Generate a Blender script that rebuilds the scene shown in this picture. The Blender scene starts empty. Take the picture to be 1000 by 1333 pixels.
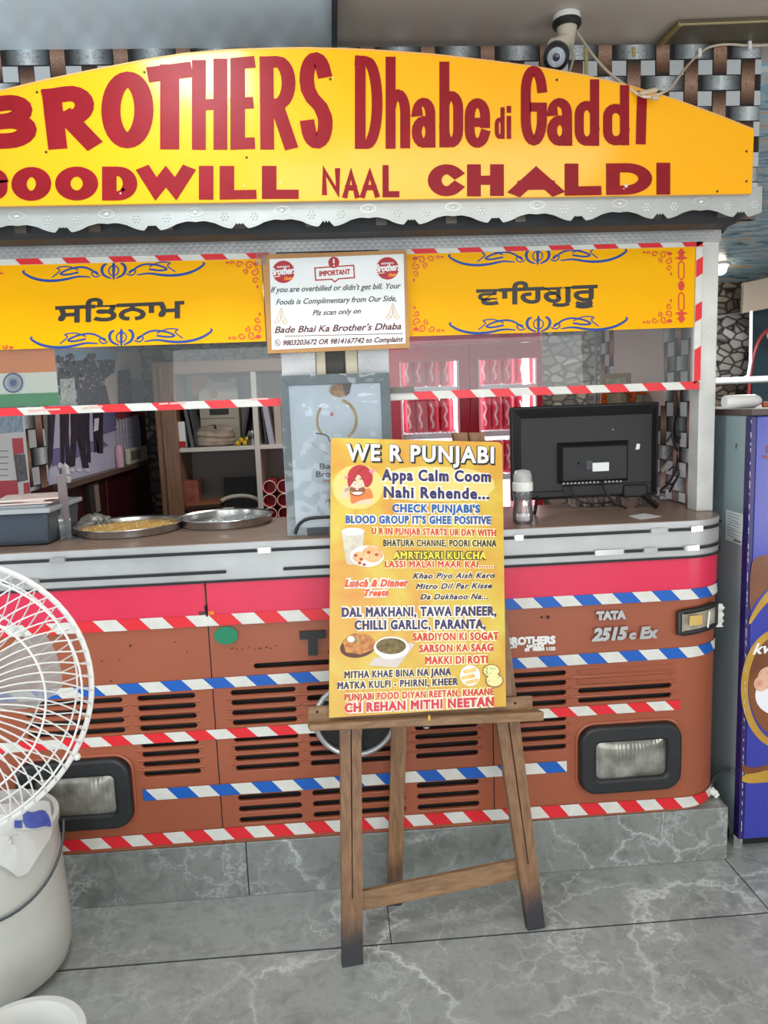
import bpy, bmesh, math, random
from mathutils import Vector as V, Matrix

random.seed(7)
SC = bpy.context.scene
COL = SC.collection

# ------------------------------------------------------------------ camera
FPX = 980.0
PITCH, YAW, ROLL = 0.14205168, 0.06218118, -0.03769318
CAM = V((0.0, -2.10647, 1.45))
_fw = V((math.sin(YAW)*math.cos(PITCH), math.cos(YAW)*math.cos(PITCH), -math.sin(PITCH)))
_r0 = V((math.cos(YAW), -math.sin(YAW), 0.0))
_u0 = _r0.cross(_fw)
_rt = _r0*math.cos(ROLL) + _u0*math.sin(ROLL)
_up = _u0*math.cos(ROLL) - _r0*math.sin(ROLL)
cd = bpy.data.cameras.new('camera')
cd.sensor_fit = 'VERTICAL'; cd.sensor_height = 36.0; cd.lens = 36.0*FPX/1333.0
cd.clip_start = 0.02
co = bpy.data.objects.new('camera', cd); COL.objects.link(co)
co.matrix_world = Matrix(((_rt.x, _up.x, -_fw.x, CAM.x), (_rt.y, _up.y, -_fw.y, CAM.y),
                          (_rt.z, _up.z, -_fw.z, CAM.z), (0, 0, 0, 1)))
SC.camera = co

# ------------------------------------------------------------------ light and exposure
SC.view_settings.view_transform = 'Standard'
SC.view_settings.look = 'None'
SC.view_settings.gamma = 1.0
SC.view_settings.exposure = -0.2
SC.view_settings.use_curve_mapping = False
wd = bpy.data.worlds.new('world'); SC.world = wd; wd.use_nodes = True
wb = wd.node_tree.nodes['Background']
wb.inputs[0].default_value = (0.93, 0.97, 1.0, 1); wb.inputs[1].default_value = 0.8

def area(name, loc, target, sx, sy, power, col=(1, 1, 1)):
    l = bpy.data.lights.new(name, 'AREA'); l.shape = 'RECTANGLE'; l.size = sx; l.size_y = sy
    l.energy = power; l.color = col
    o = bpy.data.objects.new(name, l); COL.objects.link(o); o.location = loc
    o.rotation_euler = (V(target)-V(loc)).to_track_quat('-Z', 'Y').to_euler()
    return o
area('rear_daylight_fill', (0.4, -4.2, 1.05), (0.1, 0, 1.7), 3.6, 1.9, 80, (0.95, 0.98, 1.0))  # added unseen fill behind the camera, set low to brighten the ceiling
area('hall_ceiling_light', (0.5, -1.7, 2.52), (0.5, -1.5, 0), 1.6, 0.9, 30, (1.0, 0.98, 0.95))
area('sign_ceiling_light', (-0.37, -0.62, 2.50), (-0.37, -0.5, 0), 0.30, 0.30, 12, (0.93, 0.97, 1.0))
area('ceiling_fill_left', (-2.9, -1.6, 0.95), (-.3, .1, 2.7), 1.4, 1.0, 46, (0.95, 0.98, 1.0))  # area light added out of view, not a window, to brighten the ceiling
area('ceiling_fill_right', (3.0, -1.8, 0.95), (0.6, .1, 2.7), 1.4, 1.0, 32, (0.97, 0.98, 1.0))  # second added fill opposite, aimed up at the ceiling, no window behind it
area('booth_ceiling_light', (-0.2, 1.1, 1.93), (-0.2, 1.1, 0), 0.5, 0.3, 11, (1.0, 0.97, 0.93))
area('passage_ceiling_light', (1.9, 1.0, 1.95), (1.9, 1.3, 0), 0.4, 0.4, 20, (1.0, 0.97, 0.93))

# ------------------------------------------------------------------ unprojection of measured points
def ray(px, py):
    return _fw + _rt*((px-500.0)/FPX) - _up*((py-666.5)/FPX)
class Plane:
    def __init__(self, p0, n):
        self.p0 = V(p0); self.n = V(n).normalized()
        if (CAM-self.p0).dot(self.n) < 0: self.n = -self.n
    def at(self, px, py, off=0.0):
        r = ray(px, py); d = r.dot(self.n)
        t = (self.p0-CAM).dot(self.n)/d
        return CAM + r*t + self.n*off
def P(px, py, Y=0.0):
    r = ray(px, py); return CAM + r*((Y-CAM.y)/r.y)
def F(px, py, z=0.0):
    r = ray(px, py); return CAM + r*((z-CAM.z)/r.z)
def YP(Y): return Plane((0, Y, 0), (0, -1, 0))

# ------------------------------------------------------------------ materials
def lin(h):
    h = h.lstrip('#'); c = [int(h[i:i+2], 16)/255 for i in (0, 2, 4)]
    return tuple((x/12.92 if x <= .04045 else ((x+.055)/1.055)**2.4) for x in c) + (1,)
MATS = {}
def mat(name, hx, rough=.5, metal=0.0, var=None, bump=None, coat=0.0, spec=.5):
    """var=(scale, amount, hex2), bump=(scale, strength)"""
    if name in MATS: return MATS[name]
    m = bpy.data.materials.new(name); m.use_nodes = True; nt = m.node_tree
    b = nt.nodes['Principled BSDF']
    b.inputs['Base Color'].default_value = lin(hx); b.inputs['Roughness'].default_value = rough
    b.inputs['Metallic'].default_value = metal; b.inputs['Specular IOR Level'].default_value = spec
    if coat: b.inputs['Coat Weight'].default_value = coat; b.inputs['Coat Roughness'].default_value = .14
    tc = None
    if var or bump: tc = nt.nodes.new('ShaderNodeTexCoord')
    if var:
        n = nt.nodes.new('ShaderNodeTexNoise'); n.inputs['Scale'].default_value = var[0]; n.inputs['Detail'].default_value = 6
        nt.links.new(tc.outputs['Object'], n.inputs['Vector'])
        r = nt.nodes.new('ShaderNodeValToRGB'); r.color_ramp.elements[0].position = .5-var[1]; r.color_ramp.elements[1].position = .5+var[1]
        r.color_ramp.elements[0].color = lin(hx); r.color_ramp.elements[1].color = lin(var[2])
        nt.links.new(n.outputs['Fac'], r.inputs['Fac']); nt.links.new(r.outputs['Color'], b.inputs['Base Color'])
    if bump:
        n = nt.nodes.new('ShaderNodeTexNoise'); n.inputs['Scale'].default_value = bump[0]; n.inputs['Detail'].default_value = 3
        nt.links.new(tc.outputs['Object'], n.inputs['Vector'])
        bp = nt.nodes.new('ShaderNodeBump'); bp.inputs['Strength'].default_value = bump[1]; bp.inputs['Distance'].default_value = .003
        nt.links.new(n.outputs['Fac'], bp.inputs['Height']); nt.links.new(bp.outputs['Normal'], b.inputs['Normal'])
    MATS[name] = m; return m
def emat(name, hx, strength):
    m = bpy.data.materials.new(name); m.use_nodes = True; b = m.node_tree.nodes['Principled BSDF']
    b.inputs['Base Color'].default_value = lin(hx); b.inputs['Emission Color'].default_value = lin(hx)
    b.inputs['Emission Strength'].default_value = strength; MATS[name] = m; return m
def glassmat(name, hx='#ffffff', haze=.05, rough=.02, refl=1.0, hazecol='#dfe6e8'):
    m = bpy.data.materials.new(name); m.use_nodes = True; nt = m.node_tree; nt.nodes.remove(nt.nodes['Principled BSDF'])
    out = nt.nodes['Material Output']
    t = nt.nodes.new('ShaderNodeBsdfTransparent'); t.inputs[0].default_value = lin(hx)
    d = nt.nodes.new('ShaderNodeBsdfDiffuse'); d.inputs[0].default_value = lin(hazecol)
    g = nt.nodes.new('ShaderNodeBsdfGlossy'); g.inputs['Roughness'].default_value = rough
    fr = nt.nodes.new('ShaderNodeFresnel'); fr.inputs[0].default_value = 1.5
    ml = nt.nodes.new('ShaderNodeMath'); ml.operation = 'MULTIPLY'; ml.inputs[1].default_value = refl
    m1 = nt.nodes.new('ShaderNodeMixShader'); m1.inputs[0].default_value = haze
    m2 = nt.nodes.new('ShaderNodeMixShader')
    L = nt.links.new
    L(t.outputs[0], m1.inputs[1]); L(d.outputs[0], m1.inputs[2])
    L(fr.outputs[0], ml.inputs[0]); L(ml.outputs[0], m2.inputs[0])
    L(m1.outputs[0], m2.inputs[1]); L(g.outputs[0], m2.inputs[2]); L(m2.outputs[0], out.inputs[0])
    MATS[name] = m; return m
def node_mat(name, rough=.5, metal=0.0):
    m = bpy.data.materials.new(name); m.use_nodes = True; nt = m.node_tree; b = nt.nodes['Principled BSDF']
    b.inputs['Roughness'].default_value = rough; b.inputs['Metallic'].default_value = metal
    MATS[name] = m; return m, nt, b
def ramp(nt, stops):
    r = nt.nodes.new('ShaderNodeValToRGB'); e = r.color_ramp.elements
    while len(e) > 1: e.remove(e[-1])
    e[0].position = stops[0][0]; e[0].color = lin(stops[0][1])
    for p, c in stops[1:]:
        k = e.new(p); k.color = lin(c)
    return r

def marble(name, c0, c1, vein, seed=0.0):
    m, nt, b = node_mat(name, .34); L = nt.links.new
    tc = nt.nodes.new('ShaderNodeTexCoord'); mp = nt.nodes.new('ShaderNodeMapping'); mp.inputs['Location'].default_value = (seed, seed*.7, 0); L(tc.outputs['Object'], mp.inputs['Vector'])
    src = mp.outputs[0]
    def noise(sc, det, rough=.5, dist=0.0):
        n = nt.nodes.new('ShaderNodeTexNoise'); n.inputs['Scale'].default_value = sc; n.inputs['Detail'].default_value = det
        n.inputs['Roughness'].default_value = rough; n.inputs['Distortion'].default_value = dist; L(src, n.inputs['Vector']); return n
    def math_(op, a, b_=None, v=None):
        k = nt.nodes.new('ShaderNodeMath'); k.operation = op; L(a, k.inputs[0])
        if b_ is not None: L(b_, k.inputs[1])
        elif v is not None: k.inputs[1].default_value = v
        return k.outputs[0]
    big = noise(2.6, 10, .68, .4); fine = noise(16, 8, .7, .8)
    mixf = math_('ADD', math_('MULTIPLY', big.outputs['Fac'], v=.55), math_('MULTIPLY', fine.outputs['Fac'], v=.45))
    r1 = ramp(nt, [(.36, c0), (.5, c1), (.64, c0)]); L(mixf, r1.inputs['Fac']); last = r1.outputs['Color']
    warp = noise(5, 8, .65)
    for sc, wd_, amt, msc, lo in ((2.4, .016, .85, 1.5, .47), (5.5, .02, .6, 2.3, .47), (13, .03, .42, 3.2, .45)):
        mx = nt.nodes.new('ShaderNodeMixRGB'); mx.inputs[0].default_value = .22; L(src, mx.inputs[1]); L(warp.outputs['Color'], mx.inputs[2])
        vo = nt.nodes.new('ShaderNodeTexVoronoi'); vo.feature = 'DISTANCE_TO_EDGE'; vo.inputs['Scale'].default_value = sc; L(mx.outputs[0], vo.inputs['Vector'])
        r2 = ramp(nt, [(0, '#ffffff'), (wd_, '#777777'), (wd_*2.6, '#000000')]); L(vo.outputs['Distance'], r2.inputs['Fac'])
        nm = noise(msc, 5, .6); r3 = ramp(nt, [(lo, '#000000'), (lo+.13, '#ffffff')]); L(nm.outputs['Fac'], r3.inputs['Fac'])
        f = math_('MULTIPLY', math_('MULTIPLY', r2.outputs['Color'], r3.outputs['Color']), v=amt)
        mm = nt.nodes.new('ShaderNodeMixRGB'); mm.inputs[2].default_value = lin(vein); L(f, mm.inputs[0]); L(last, mm.inputs[1]); last = mm.outputs[0]
    L(last, b.inputs['Base Color']); return m
def wood(name, c0, c1, scale=(1, 14, 14), rough=.45, foot=None):
    m, nt, b = node_mat(name, rough); L = nt.links.new
    tc = nt.nodes.new('ShaderNodeTexCoord'); mp = nt.nodes.new('ShaderNodeMapping'); mp.inputs['Scale'].default_value = scale
    L(tc.outputs['Object'], mp.inputs['Vector'])
    n = nt.nodes.new('ShaderNodeTexNoise'); n.inputs['Scale'].default_value = 6; n.inputs['Detail'].default_value = 7; n.inputs['Distortion'].default_value = .6
    L(mp.outputs[0], n.inputs['Vector'])
    r = ramp(nt, [(.3, c0), (.7, c1)]); L(n.outputs['Fac'], r.inputs['Fac']); last = r.outputs['Color']
    if foot:                                     # soot stain worn into the foot of the leg
        sp = nt.nodes.new('ShaderNodeSeparateXYZ'); L(tc.outputs['Object'], sp.inputs[0])
        nn = nt.nodes.new('ShaderNodeTexNoise'); nn.inputs['Scale'].default_value = 25; L(tc.outputs['Object'], nn.inputs['Vector'])
        ad = nt.nodes.new('ShaderNodeMath'); ad.operation = 'MULTIPLY_ADD'; ad.inputs[1].default_value = -.06; L(nn.outputs['Fac'], ad.inputs[0]); L(sp.outputs['Z'], ad.inputs[2])
        rr = ramp(nt, [(.02, '#ffffff'), (.11, '#000000')]); L(ad.outputs[0], rr.inputs['Fac'])
        mm = nt.nodes.new('ShaderNodeMixRGB'); mm.inputs[2].default_value = lin(foot); L(rr.outputs['Color'], mm.inputs[0]); L(last, mm.inputs[1]); last = mm.outputs[0]
    L(last, b.inputs['Base Color']); return m
def checkerplate(name, hx, lo='#97989a', metal=.45):
    m, nt, b = node_mat(name, .45, metal); L = nt.links.new
    tc = nt.nodes.new('ShaderNodeTexCoord')
    hs = []
    for ang in (.785, -.785):
        mp = nt.nodes.new('ShaderNodeMapping'); mp.inputs['Rotation'].default_value = (0, ang, 0); L(tc.outputs['Object'], mp.inputs['Vector'])
        w = nt.nodes.new('ShaderNodeTexWave'); w.inputs['Scale'].default_value = 22; w.inputs['Distortion'].default_value = .5; L(mp.outputs[0], w.inputs['Vector']); hs.append(w)
    mu = nt.nodes.new('ShaderNodeMath'); mu.operation = 'MAXIMUM'; L(hs[0].outputs['Fac'], mu.inputs[0]); L(hs[1].outputs['Fac'], mu.inputs[1])
    bp = nt.nodes.new('ShaderNodeBump'); bp.inputs['Strength'].default_value = .16; bp.inputs['Distance'].default_value = .0025
    L(mu.outputs[0], bp.inputs['Height']); L(bp.outputs['Normal'], b.inputs['Normal'])
    n = nt.nodes.new('ShaderNodeTexNoise'); n.inputs['Scale'].default_value = 9; n.inputs['Detail'].default_value = 6; L(tc.outputs['Object'], n.inputs['Vector'])
    r = ramp(nt, [(.3, lo), (.7, hx)]); L(n.outputs['Fac'], r.inputs['Fac']); L(r.outputs['Color'], b.inputs['Base Color'])
    return m
def band_mat(name, stops, curl='#2a2522'):
    """printed wallpaper band: tone runs along U of each printed band, with curls"""
    m, nt, b = node_mat(name, .45); L = nt.links.new
    uv = nt.nodes.new('ShaderNodeUVMap'); sp = nt.nodes.new('ShaderNodeSeparateXYZ'); L(uv.outputs[0], sp.inputs[0])
    r = ramp(nt, stops); L(sp.outputs['X'], r.inputs['Fac'])
    tc = nt.nodes.new('ShaderNodeTexCoord')
    vo = nt.nodes.new('ShaderNodeTexVoronoi'); vo.inputs['Scale'].default_value = 62; L(tc.outputs['Object'], vo.inputs['Vector'])
    rr = ramp(nt, [(.3, '#000000'), (.36, '#cccccc'), (.43, '#cccccc'), (.49, '#000000')]); L(vo.outputs['Distance'], rr.inputs['Fac'])
    mm = nt.nodes.new('ShaderNodeMixRGB'); mm.inputs[2].default_value = lin(curl)
    mu = nt.nodes.new('ShaderNodeMath'); mu.operation = 'MULTIPLY'; mu.inputs[1].default_value = .6; L(rr.outputs['Color'], mu.inputs[0])
    L(mu.outputs[0], mm.inputs[0]); L(r.outputs['Color'], mm.inputs[1]); L(mm.outputs[0], b.inputs['Base Color'])
    return m
def pebbles(name, stops, scale):
    m, nt, b = node_mat(name, .5); L = nt.links.new
    tc = nt.nodes.new('ShaderNodeTexCoord'); mp = nt.nodes.new('ShaderNodeMapping'); mp.inputs['Scale'].default_value = (1, 1, 1.5)
    L(tc.outputs['Object'], mp.inputs['Vector'])
    vo = nt.nodes.new('ShaderNodeTexVoronoi'); vo.inputs['Scale'].default_value = scale; L(mp.outputs[0], vo.inputs['Vector'])
    ve = nt.nodes.new('ShaderNodeTexVoronoi'); ve.feature = 'DISTANCE_TO_EDGE'; ve.inputs['Scale'].default_value = scale; L(mp.outputs[0], ve.inputs['Vector'])
    r = ramp(nt, stops); L(vo.outputs['Color'], r.inputs['Fac'])
    r2 = ramp(nt, [(0, '#1d1b1a'), (.04, '#6f6d6b'), (.16, '#ffffff')]); L(ve.outputs['Distance'], r2.inputs['Fac'])
    mm = nt.nodes.new('ShaderNodeMixRGB'); mm.blend_type = 'MULTIPLY'; mm.inputs[0].default_value = 1
    L(r.outputs['Color'], mm.inputs[1]); L(r2.outputs['Color'], mm.inputs[2]); L(mm.outputs[0], b.inputs['Base Color'])
    return m

# ------------------------------------------------------------------ mesh helpers
ORG = {}
def empty(name, loc): 
    o = bpy.data.objects.new(name, None); COL.objects.link(o); o.location = loc; o.empty_display_size = .05
    ORG[o] = V(loc); return o
def tag(o, label=None, cat=None, group=None, kind=None):
    if label: o['label'] = label
    if cat: o['category'] = cat
    if group: o['group'] = group
    if kind: o['kind'] = kind
    return o
def thing(name, label, cat, loc, group=None): return tag(empty(name, loc), label, cat, group)
def copy_tree(o, parent=None):
    c = o.copy(); COL.objects.link(c); ORG[c] = ORG.get(o, V((0, 0, 0)))
    if parent: c.parent = parent
    for ch in list(o.children): copy_tree(ch, c)
    return c

class MB:
    def __init__(s): s.v = []; s.f = []; s.m = []; s.uv = {}; s.cur = 0
    def add(s, vs, fs, m=None):
        b = len(s.v); s.v += [V(x) for x in vs]; m = s.cur if m is None else m
        for f in fs: s.f.append([b+i for i in f]); s.m.append(m)
        return s
    def box(s, x0, x1, y0, y1, z0, z1, m=None):
        return s.add([(x0, y0, z0), (x1, y0, z0), (x1, y1, z0), (x0, y1, z0), (x0, y0, z1), (x1, y0, z1), (x1, y1, z1), (x0, y1, z1)],
                     [(0, 3, 2, 1), (4, 5, 6, 7), (0, 1, 5, 4), (1, 2, 6, 5), (2, 3, 7, 6), (3, 0, 4, 7)], m)
    def hexa(s, a, b, m=None):          # two quads (bottom a, top b), 4 points each
        return s.add(list(a)+list(b), [(0, 3, 2, 1), (4, 5, 6, 7), (0, 1, 5, 4), (1, 2, 6, 5), (2, 3, 7, 6), (3, 0, 4, 7)], m)
    def beam(s, p, q, w, d, up=(0, 0, 1), m=None):
        p = V(p); q = V(q); t = (q-p).normalized(); a = t.cross(V(up)).normalized(); b = t.cross(a).normalized()
        A = [p+a*w/2*i+b*d/2*j for i, j in ((-1, -1), (1, -1), (1, 1), (-1, 1))]; return s.hexa(A, [x+(q-p) for x in A], m)
    def prism(s, pts, ext, m=None):
        n = len(pts); pts = [V(p) for p in pts]; e = V(ext)
        return s.add(pts+[p+e for p in pts], [list(range(n)), list(range(2*n-1, n-1, -1))]+[(i, (i+1) % n, n+(i+1) % n, n+i) for i in range(n)], m)
    def poly(s, pts, m=None): return s.add(pts, [list(range(len(pts)))], m)
    def tube(s, pts, r, n=6, closed=False, m=None, cap=True):
        pts = [V(p) for p in pts]; k = len(pts); rr = r if isinstance(r, (list, tuple)) else [r]*k
        ring = []; prev = None
        for i in range(k):
            if closed: t = pts[(i+1) % k]-pts[i-1]
            else: t = pts[min(i+1, k-1)]-pts[max(i-1, 0)]
            t = t.normalized() if t.length > 1e-9 else V((0, 0, 1))
            if prev is None:
                a = t.cross(V((0, 0, 1)));  a = a if a.length > .1 else t.cross(V((1, 0, 0)))
            else: a = prev-t*prev.dot(t)
            a = a.normalized() if a.length > 1e-9 else t.orthogonal().normalized(); prev = a; b = t.cross(a)
            ring.append([pts[i]+(a*math.cos(2*math.pi*j/n)+b*math.sin(2*math.pi*j/n))*rr[i] for j in range(n)])
        vs = [x for q in ring for x in q]; fs = []
        for i in range(k if closed else k-1):
            i2 = (i+1) % k
            for j in range(n): fs.append((i*n+j, i*n+(j+1) % n, i2*n+(j+1) % n, i2*n+j))
        if cap and not closed: fs += [list(range(n-1, -1, -1)), list(range((k-1)*n, k*n))]
        return s.add(vs, fs, m)
    def lathe(s, prof, c=(0, 0, 0), n=24, axis=(0, 0, 1), m=None):
        c = V(c); ax = V(axis).normalized(); a = ax.orthogonal().normalized(); b = ax.cross(a); vs = []; fs = []; idx = []
        for r, h in prof:
            if r < 1e-6: idx.append([len(vs)]*n); vs.append(c+ax*h)
            else:
                idx.append(list(range(len(vs), len(vs)+n)))
                vs += [c+ax*h+(a*math.cos(2*math.pi*j/n)+b*math.sin(2*math.pi*j/n))*r for j in range(n)]
        for i in range(len(prof)-1):
            for j in range(n):
                q = [idx[i][j], idx[i][(j+1) % n], idx[i+1][(j+1) % n], idx[i+1][j]]; u = []
                for x in q:
                    if x not in u: u.append(x)
                if len(u) > 2: fs.append(u)
        return s.add(vs, fs, m)
    def ball(s, c, rx, ry=None, rz=None, n=12, m=None):
        ry = ry or rx; rz = rz or rx; c = V(c); k = n//2; b = len(s.v)
        s.lathe([(math.sin(math.pi*i/k), -math.cos(math.pi*i/k)) for i in range(k+1)], (0, 0, 0), n, m=m)
        for i in range(b, len(s.v)): q = s.v[i]; s.v[i] = V((q.x*rx, q.y*ry, q.z*rz))+c
        return s
    def sheet(s, rows, m=None, closed=False):
        n = len(rows[0]); vs = [p for r in rows for p in r]; fs = []
        for i in range(len(rows)-1):
            for j in range(n if closed else n-1): fs.append((i*n+j, i*n+(j+1) % n, (i+1)*n+(j+1) % n, (i+1)*n+j))
        return s.add(vs, fs, m)
    def build(s, name, mats, parent=None, smooth=35, bevel=0, solid=0, flip=True):
        org = ORG.get(parent, V((0, 0, 0))) if parent else V((0, 0, 0))
        me = bpy.data.meshes.new(name); me.from_pydata([v-org for v in s.v], [], s.f)
        for mm in (mats if isinstance(mats, (list, tuple)) else [mats]): me.materials.append(mm)
        me.polygons.foreach_set('material_index', s.m)
        if s.uv:
            ul = me.uv_layers.new(name='UVMap')
            for p in me.polygons:
                if p.index in s.uv:
                    for li, c in zip(p.loop_indices, s.uv[p.index]): ul.data[li].uv = c
        elif flip:
            bm = bmesh.new(); bm.from_mesh(me); bmesh.ops.recalc_face_normals(bm, faces=bm.faces); bm.to_mesh(me); bm.free()
        if solid:
            bm = bmesh.new(); bm.from_mesh(me); bmesh.ops.solidify(bm, geom=list(bm.faces), thickness=solid); bm.to_mesh(me); bm.free()
        if smooth:
            me.shade_smooth(); me.set_sharp_from_angle(angle=math.radians(smooth))
        o = bpy.data.objects.new(name, me); COL.objects.link(o)
        if parent: o.parent = parent
        ORG[o] = org
        if bevel:
            b = o.modifiers.new('bevel', 'BEVEL'); b.width = bevel; b.segments = 2; b.limit_method = 'ANGLE'; b.angle_limit = math.radians(40)
        return o

def top(name, label, cat, o, group=None):
    """a thing that is one mesh: move its origin to its base"""
    xs = [v.co for v in o.data.vertices]
    c = V(((min(v.x for v in xs)+max(v.x for v in xs))/2, (min(v.y for v in xs)+max(v.y for v in xs))/2, min(v.z for v in xs)))
    o.data.transform(Matrix.Translation(-c)); o.location = c; ORG[o] = c
    o.name = name; return tag(o, label, cat, group)

def chaikin(p, it=2, closed=False):
    p = [tuple(x) for x in p]
    for _ in range(it):
        q = []
        n = len(p)
        for i in range(n if closed else n-1):
            a = p[i]; b = p[(i+1) % n]
            q.append(tuple(.75*x+.25*y for x, y in zip(a, b))); q.append(tuple(.25*x+.75*y for x, y in zip(a, b)))
        p = q if closed else [p[0]]+q+[p[-1]]
    return p
def rrect(x0, x1, y0, y1, r, n=5):
    o = []
    for cx, cy, a0 in ((x1-r, y1-r, 0), (x0+r, y1-r, 90), (x0+r, y0+r, 180), (x1-r, y0+r, 270)):
        for i in range(n+1):
            a = math.radians(a0+90*i/n); o.append((cx+r*math.cos(a), cy+r*math.sin(a)))
    return o
def holed(outer, holes, th, bevel=0.0):
    """flat plate with holes: returns (verts2d+h, faces) with thickness th"""
    cu = bpy.data.curves.new('plate', 'CURVE'); cu.dimensions = '2D'; cu.fill_mode = 'BOTH'; cu.extrude = th/2; cu.bevel_depth = bevel; cu.bevel_resolution = 1
    for pts in [outer]+holes:
        sp = cu.splines.new('POLY'); sp.points.add(len(pts)-1); sp.use_cyclic_u = True
        for i, p in enumerate(pts): sp.points[i].co = (p[0], p[1], 0, 1)
    o = bpy.data.objects.new('plate', cu); me = o.to_mesh()
    vs = [v.co.copy() for v in me.vertices]; fs = [list(p.vertices) for p in me.polygons]
    o.to_mesh_clear(); bpy.data.objects.remove(o); bpy.data.curves.remove(cu)
    return vs, fs

# ------------------------------------------------------------------ printed and painted art
TXT = {}
def glyphs(body, shear=0.0, space=1.0):
    k = (body, shear, space)
    if k not in TXT:
        cu = bpy.data.curves.new('text', 'FONT'); cu.body = body; cu.shear = shear; cu.resolution_u = 3; cu.space_character = space
        o = bpy.data.objects.new('text', cu); me = o.to_mesh()
        vs = [(v.co.x, v.co.y) for v in me.vertices]; fs = [list(p.vertices) for p in me.polygons]
        cnt = {}
        for f in fs:
            for i in range(len(f)):
                e = tuple(sorted((f[i], f[(i+1) % len(f)]))); cnt[e] = cnt.get(e, 0)+1
        par = list(range(len(vs)))
        def find(a):
            while par[a] != a: par[a] = par[par[a]]; a = par[a]
            return a
        for f in fs:
            for i in f[1:]: par[find(i)] = find(f[0])
        comp = [find(i) for i in range(len(vs))]; order = sorted(set(comp), key=lambda c: min(vs[i][0] for i in range(len(vs)) if comp[i] == c))
        rank = {c: i for i, c in enumerate(order)}
        # directed boundary loops (fill on the left of each edge)
        nxt = {}
        area = lambda f: sum(vs[f[i]][0]*vs[f[(i+1) % len(f)]][1]-vs[f[(i+1) % len(f)]][0]*vs[f[i]][1] for i in range(len(f)))
        tot = sum(area(f) for f in fs)
        for f in fs:
            g = f if tot > 0 else f[::-1]
            for i in range(len(g)):
                a, b = g[i], g[(i+1) % len(g)]
                if cnt[tuple(sorted((a, b)))] == 1: nxt[a] = b
        loops = []; seen = set()
        for a in list(nxt):
            if a in seen: continue
            lp = []; c = a
            while c not in seen and c in nxt: seen.add(c); lp.append(c); c = nxt[c]
            if len(lp) > 2: loops.append(lp)
        TXT[k] = (vs, fs, loops, [rank[c] for c in comp])
        o.to_mesh_clear(); bpy.data.objects.remove(o); bpy.data.curves.remove(cu)
    return TXT[k]
_h = [v[1] for v in glyphs('H')[0]]; CAPH = max(_h)

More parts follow.
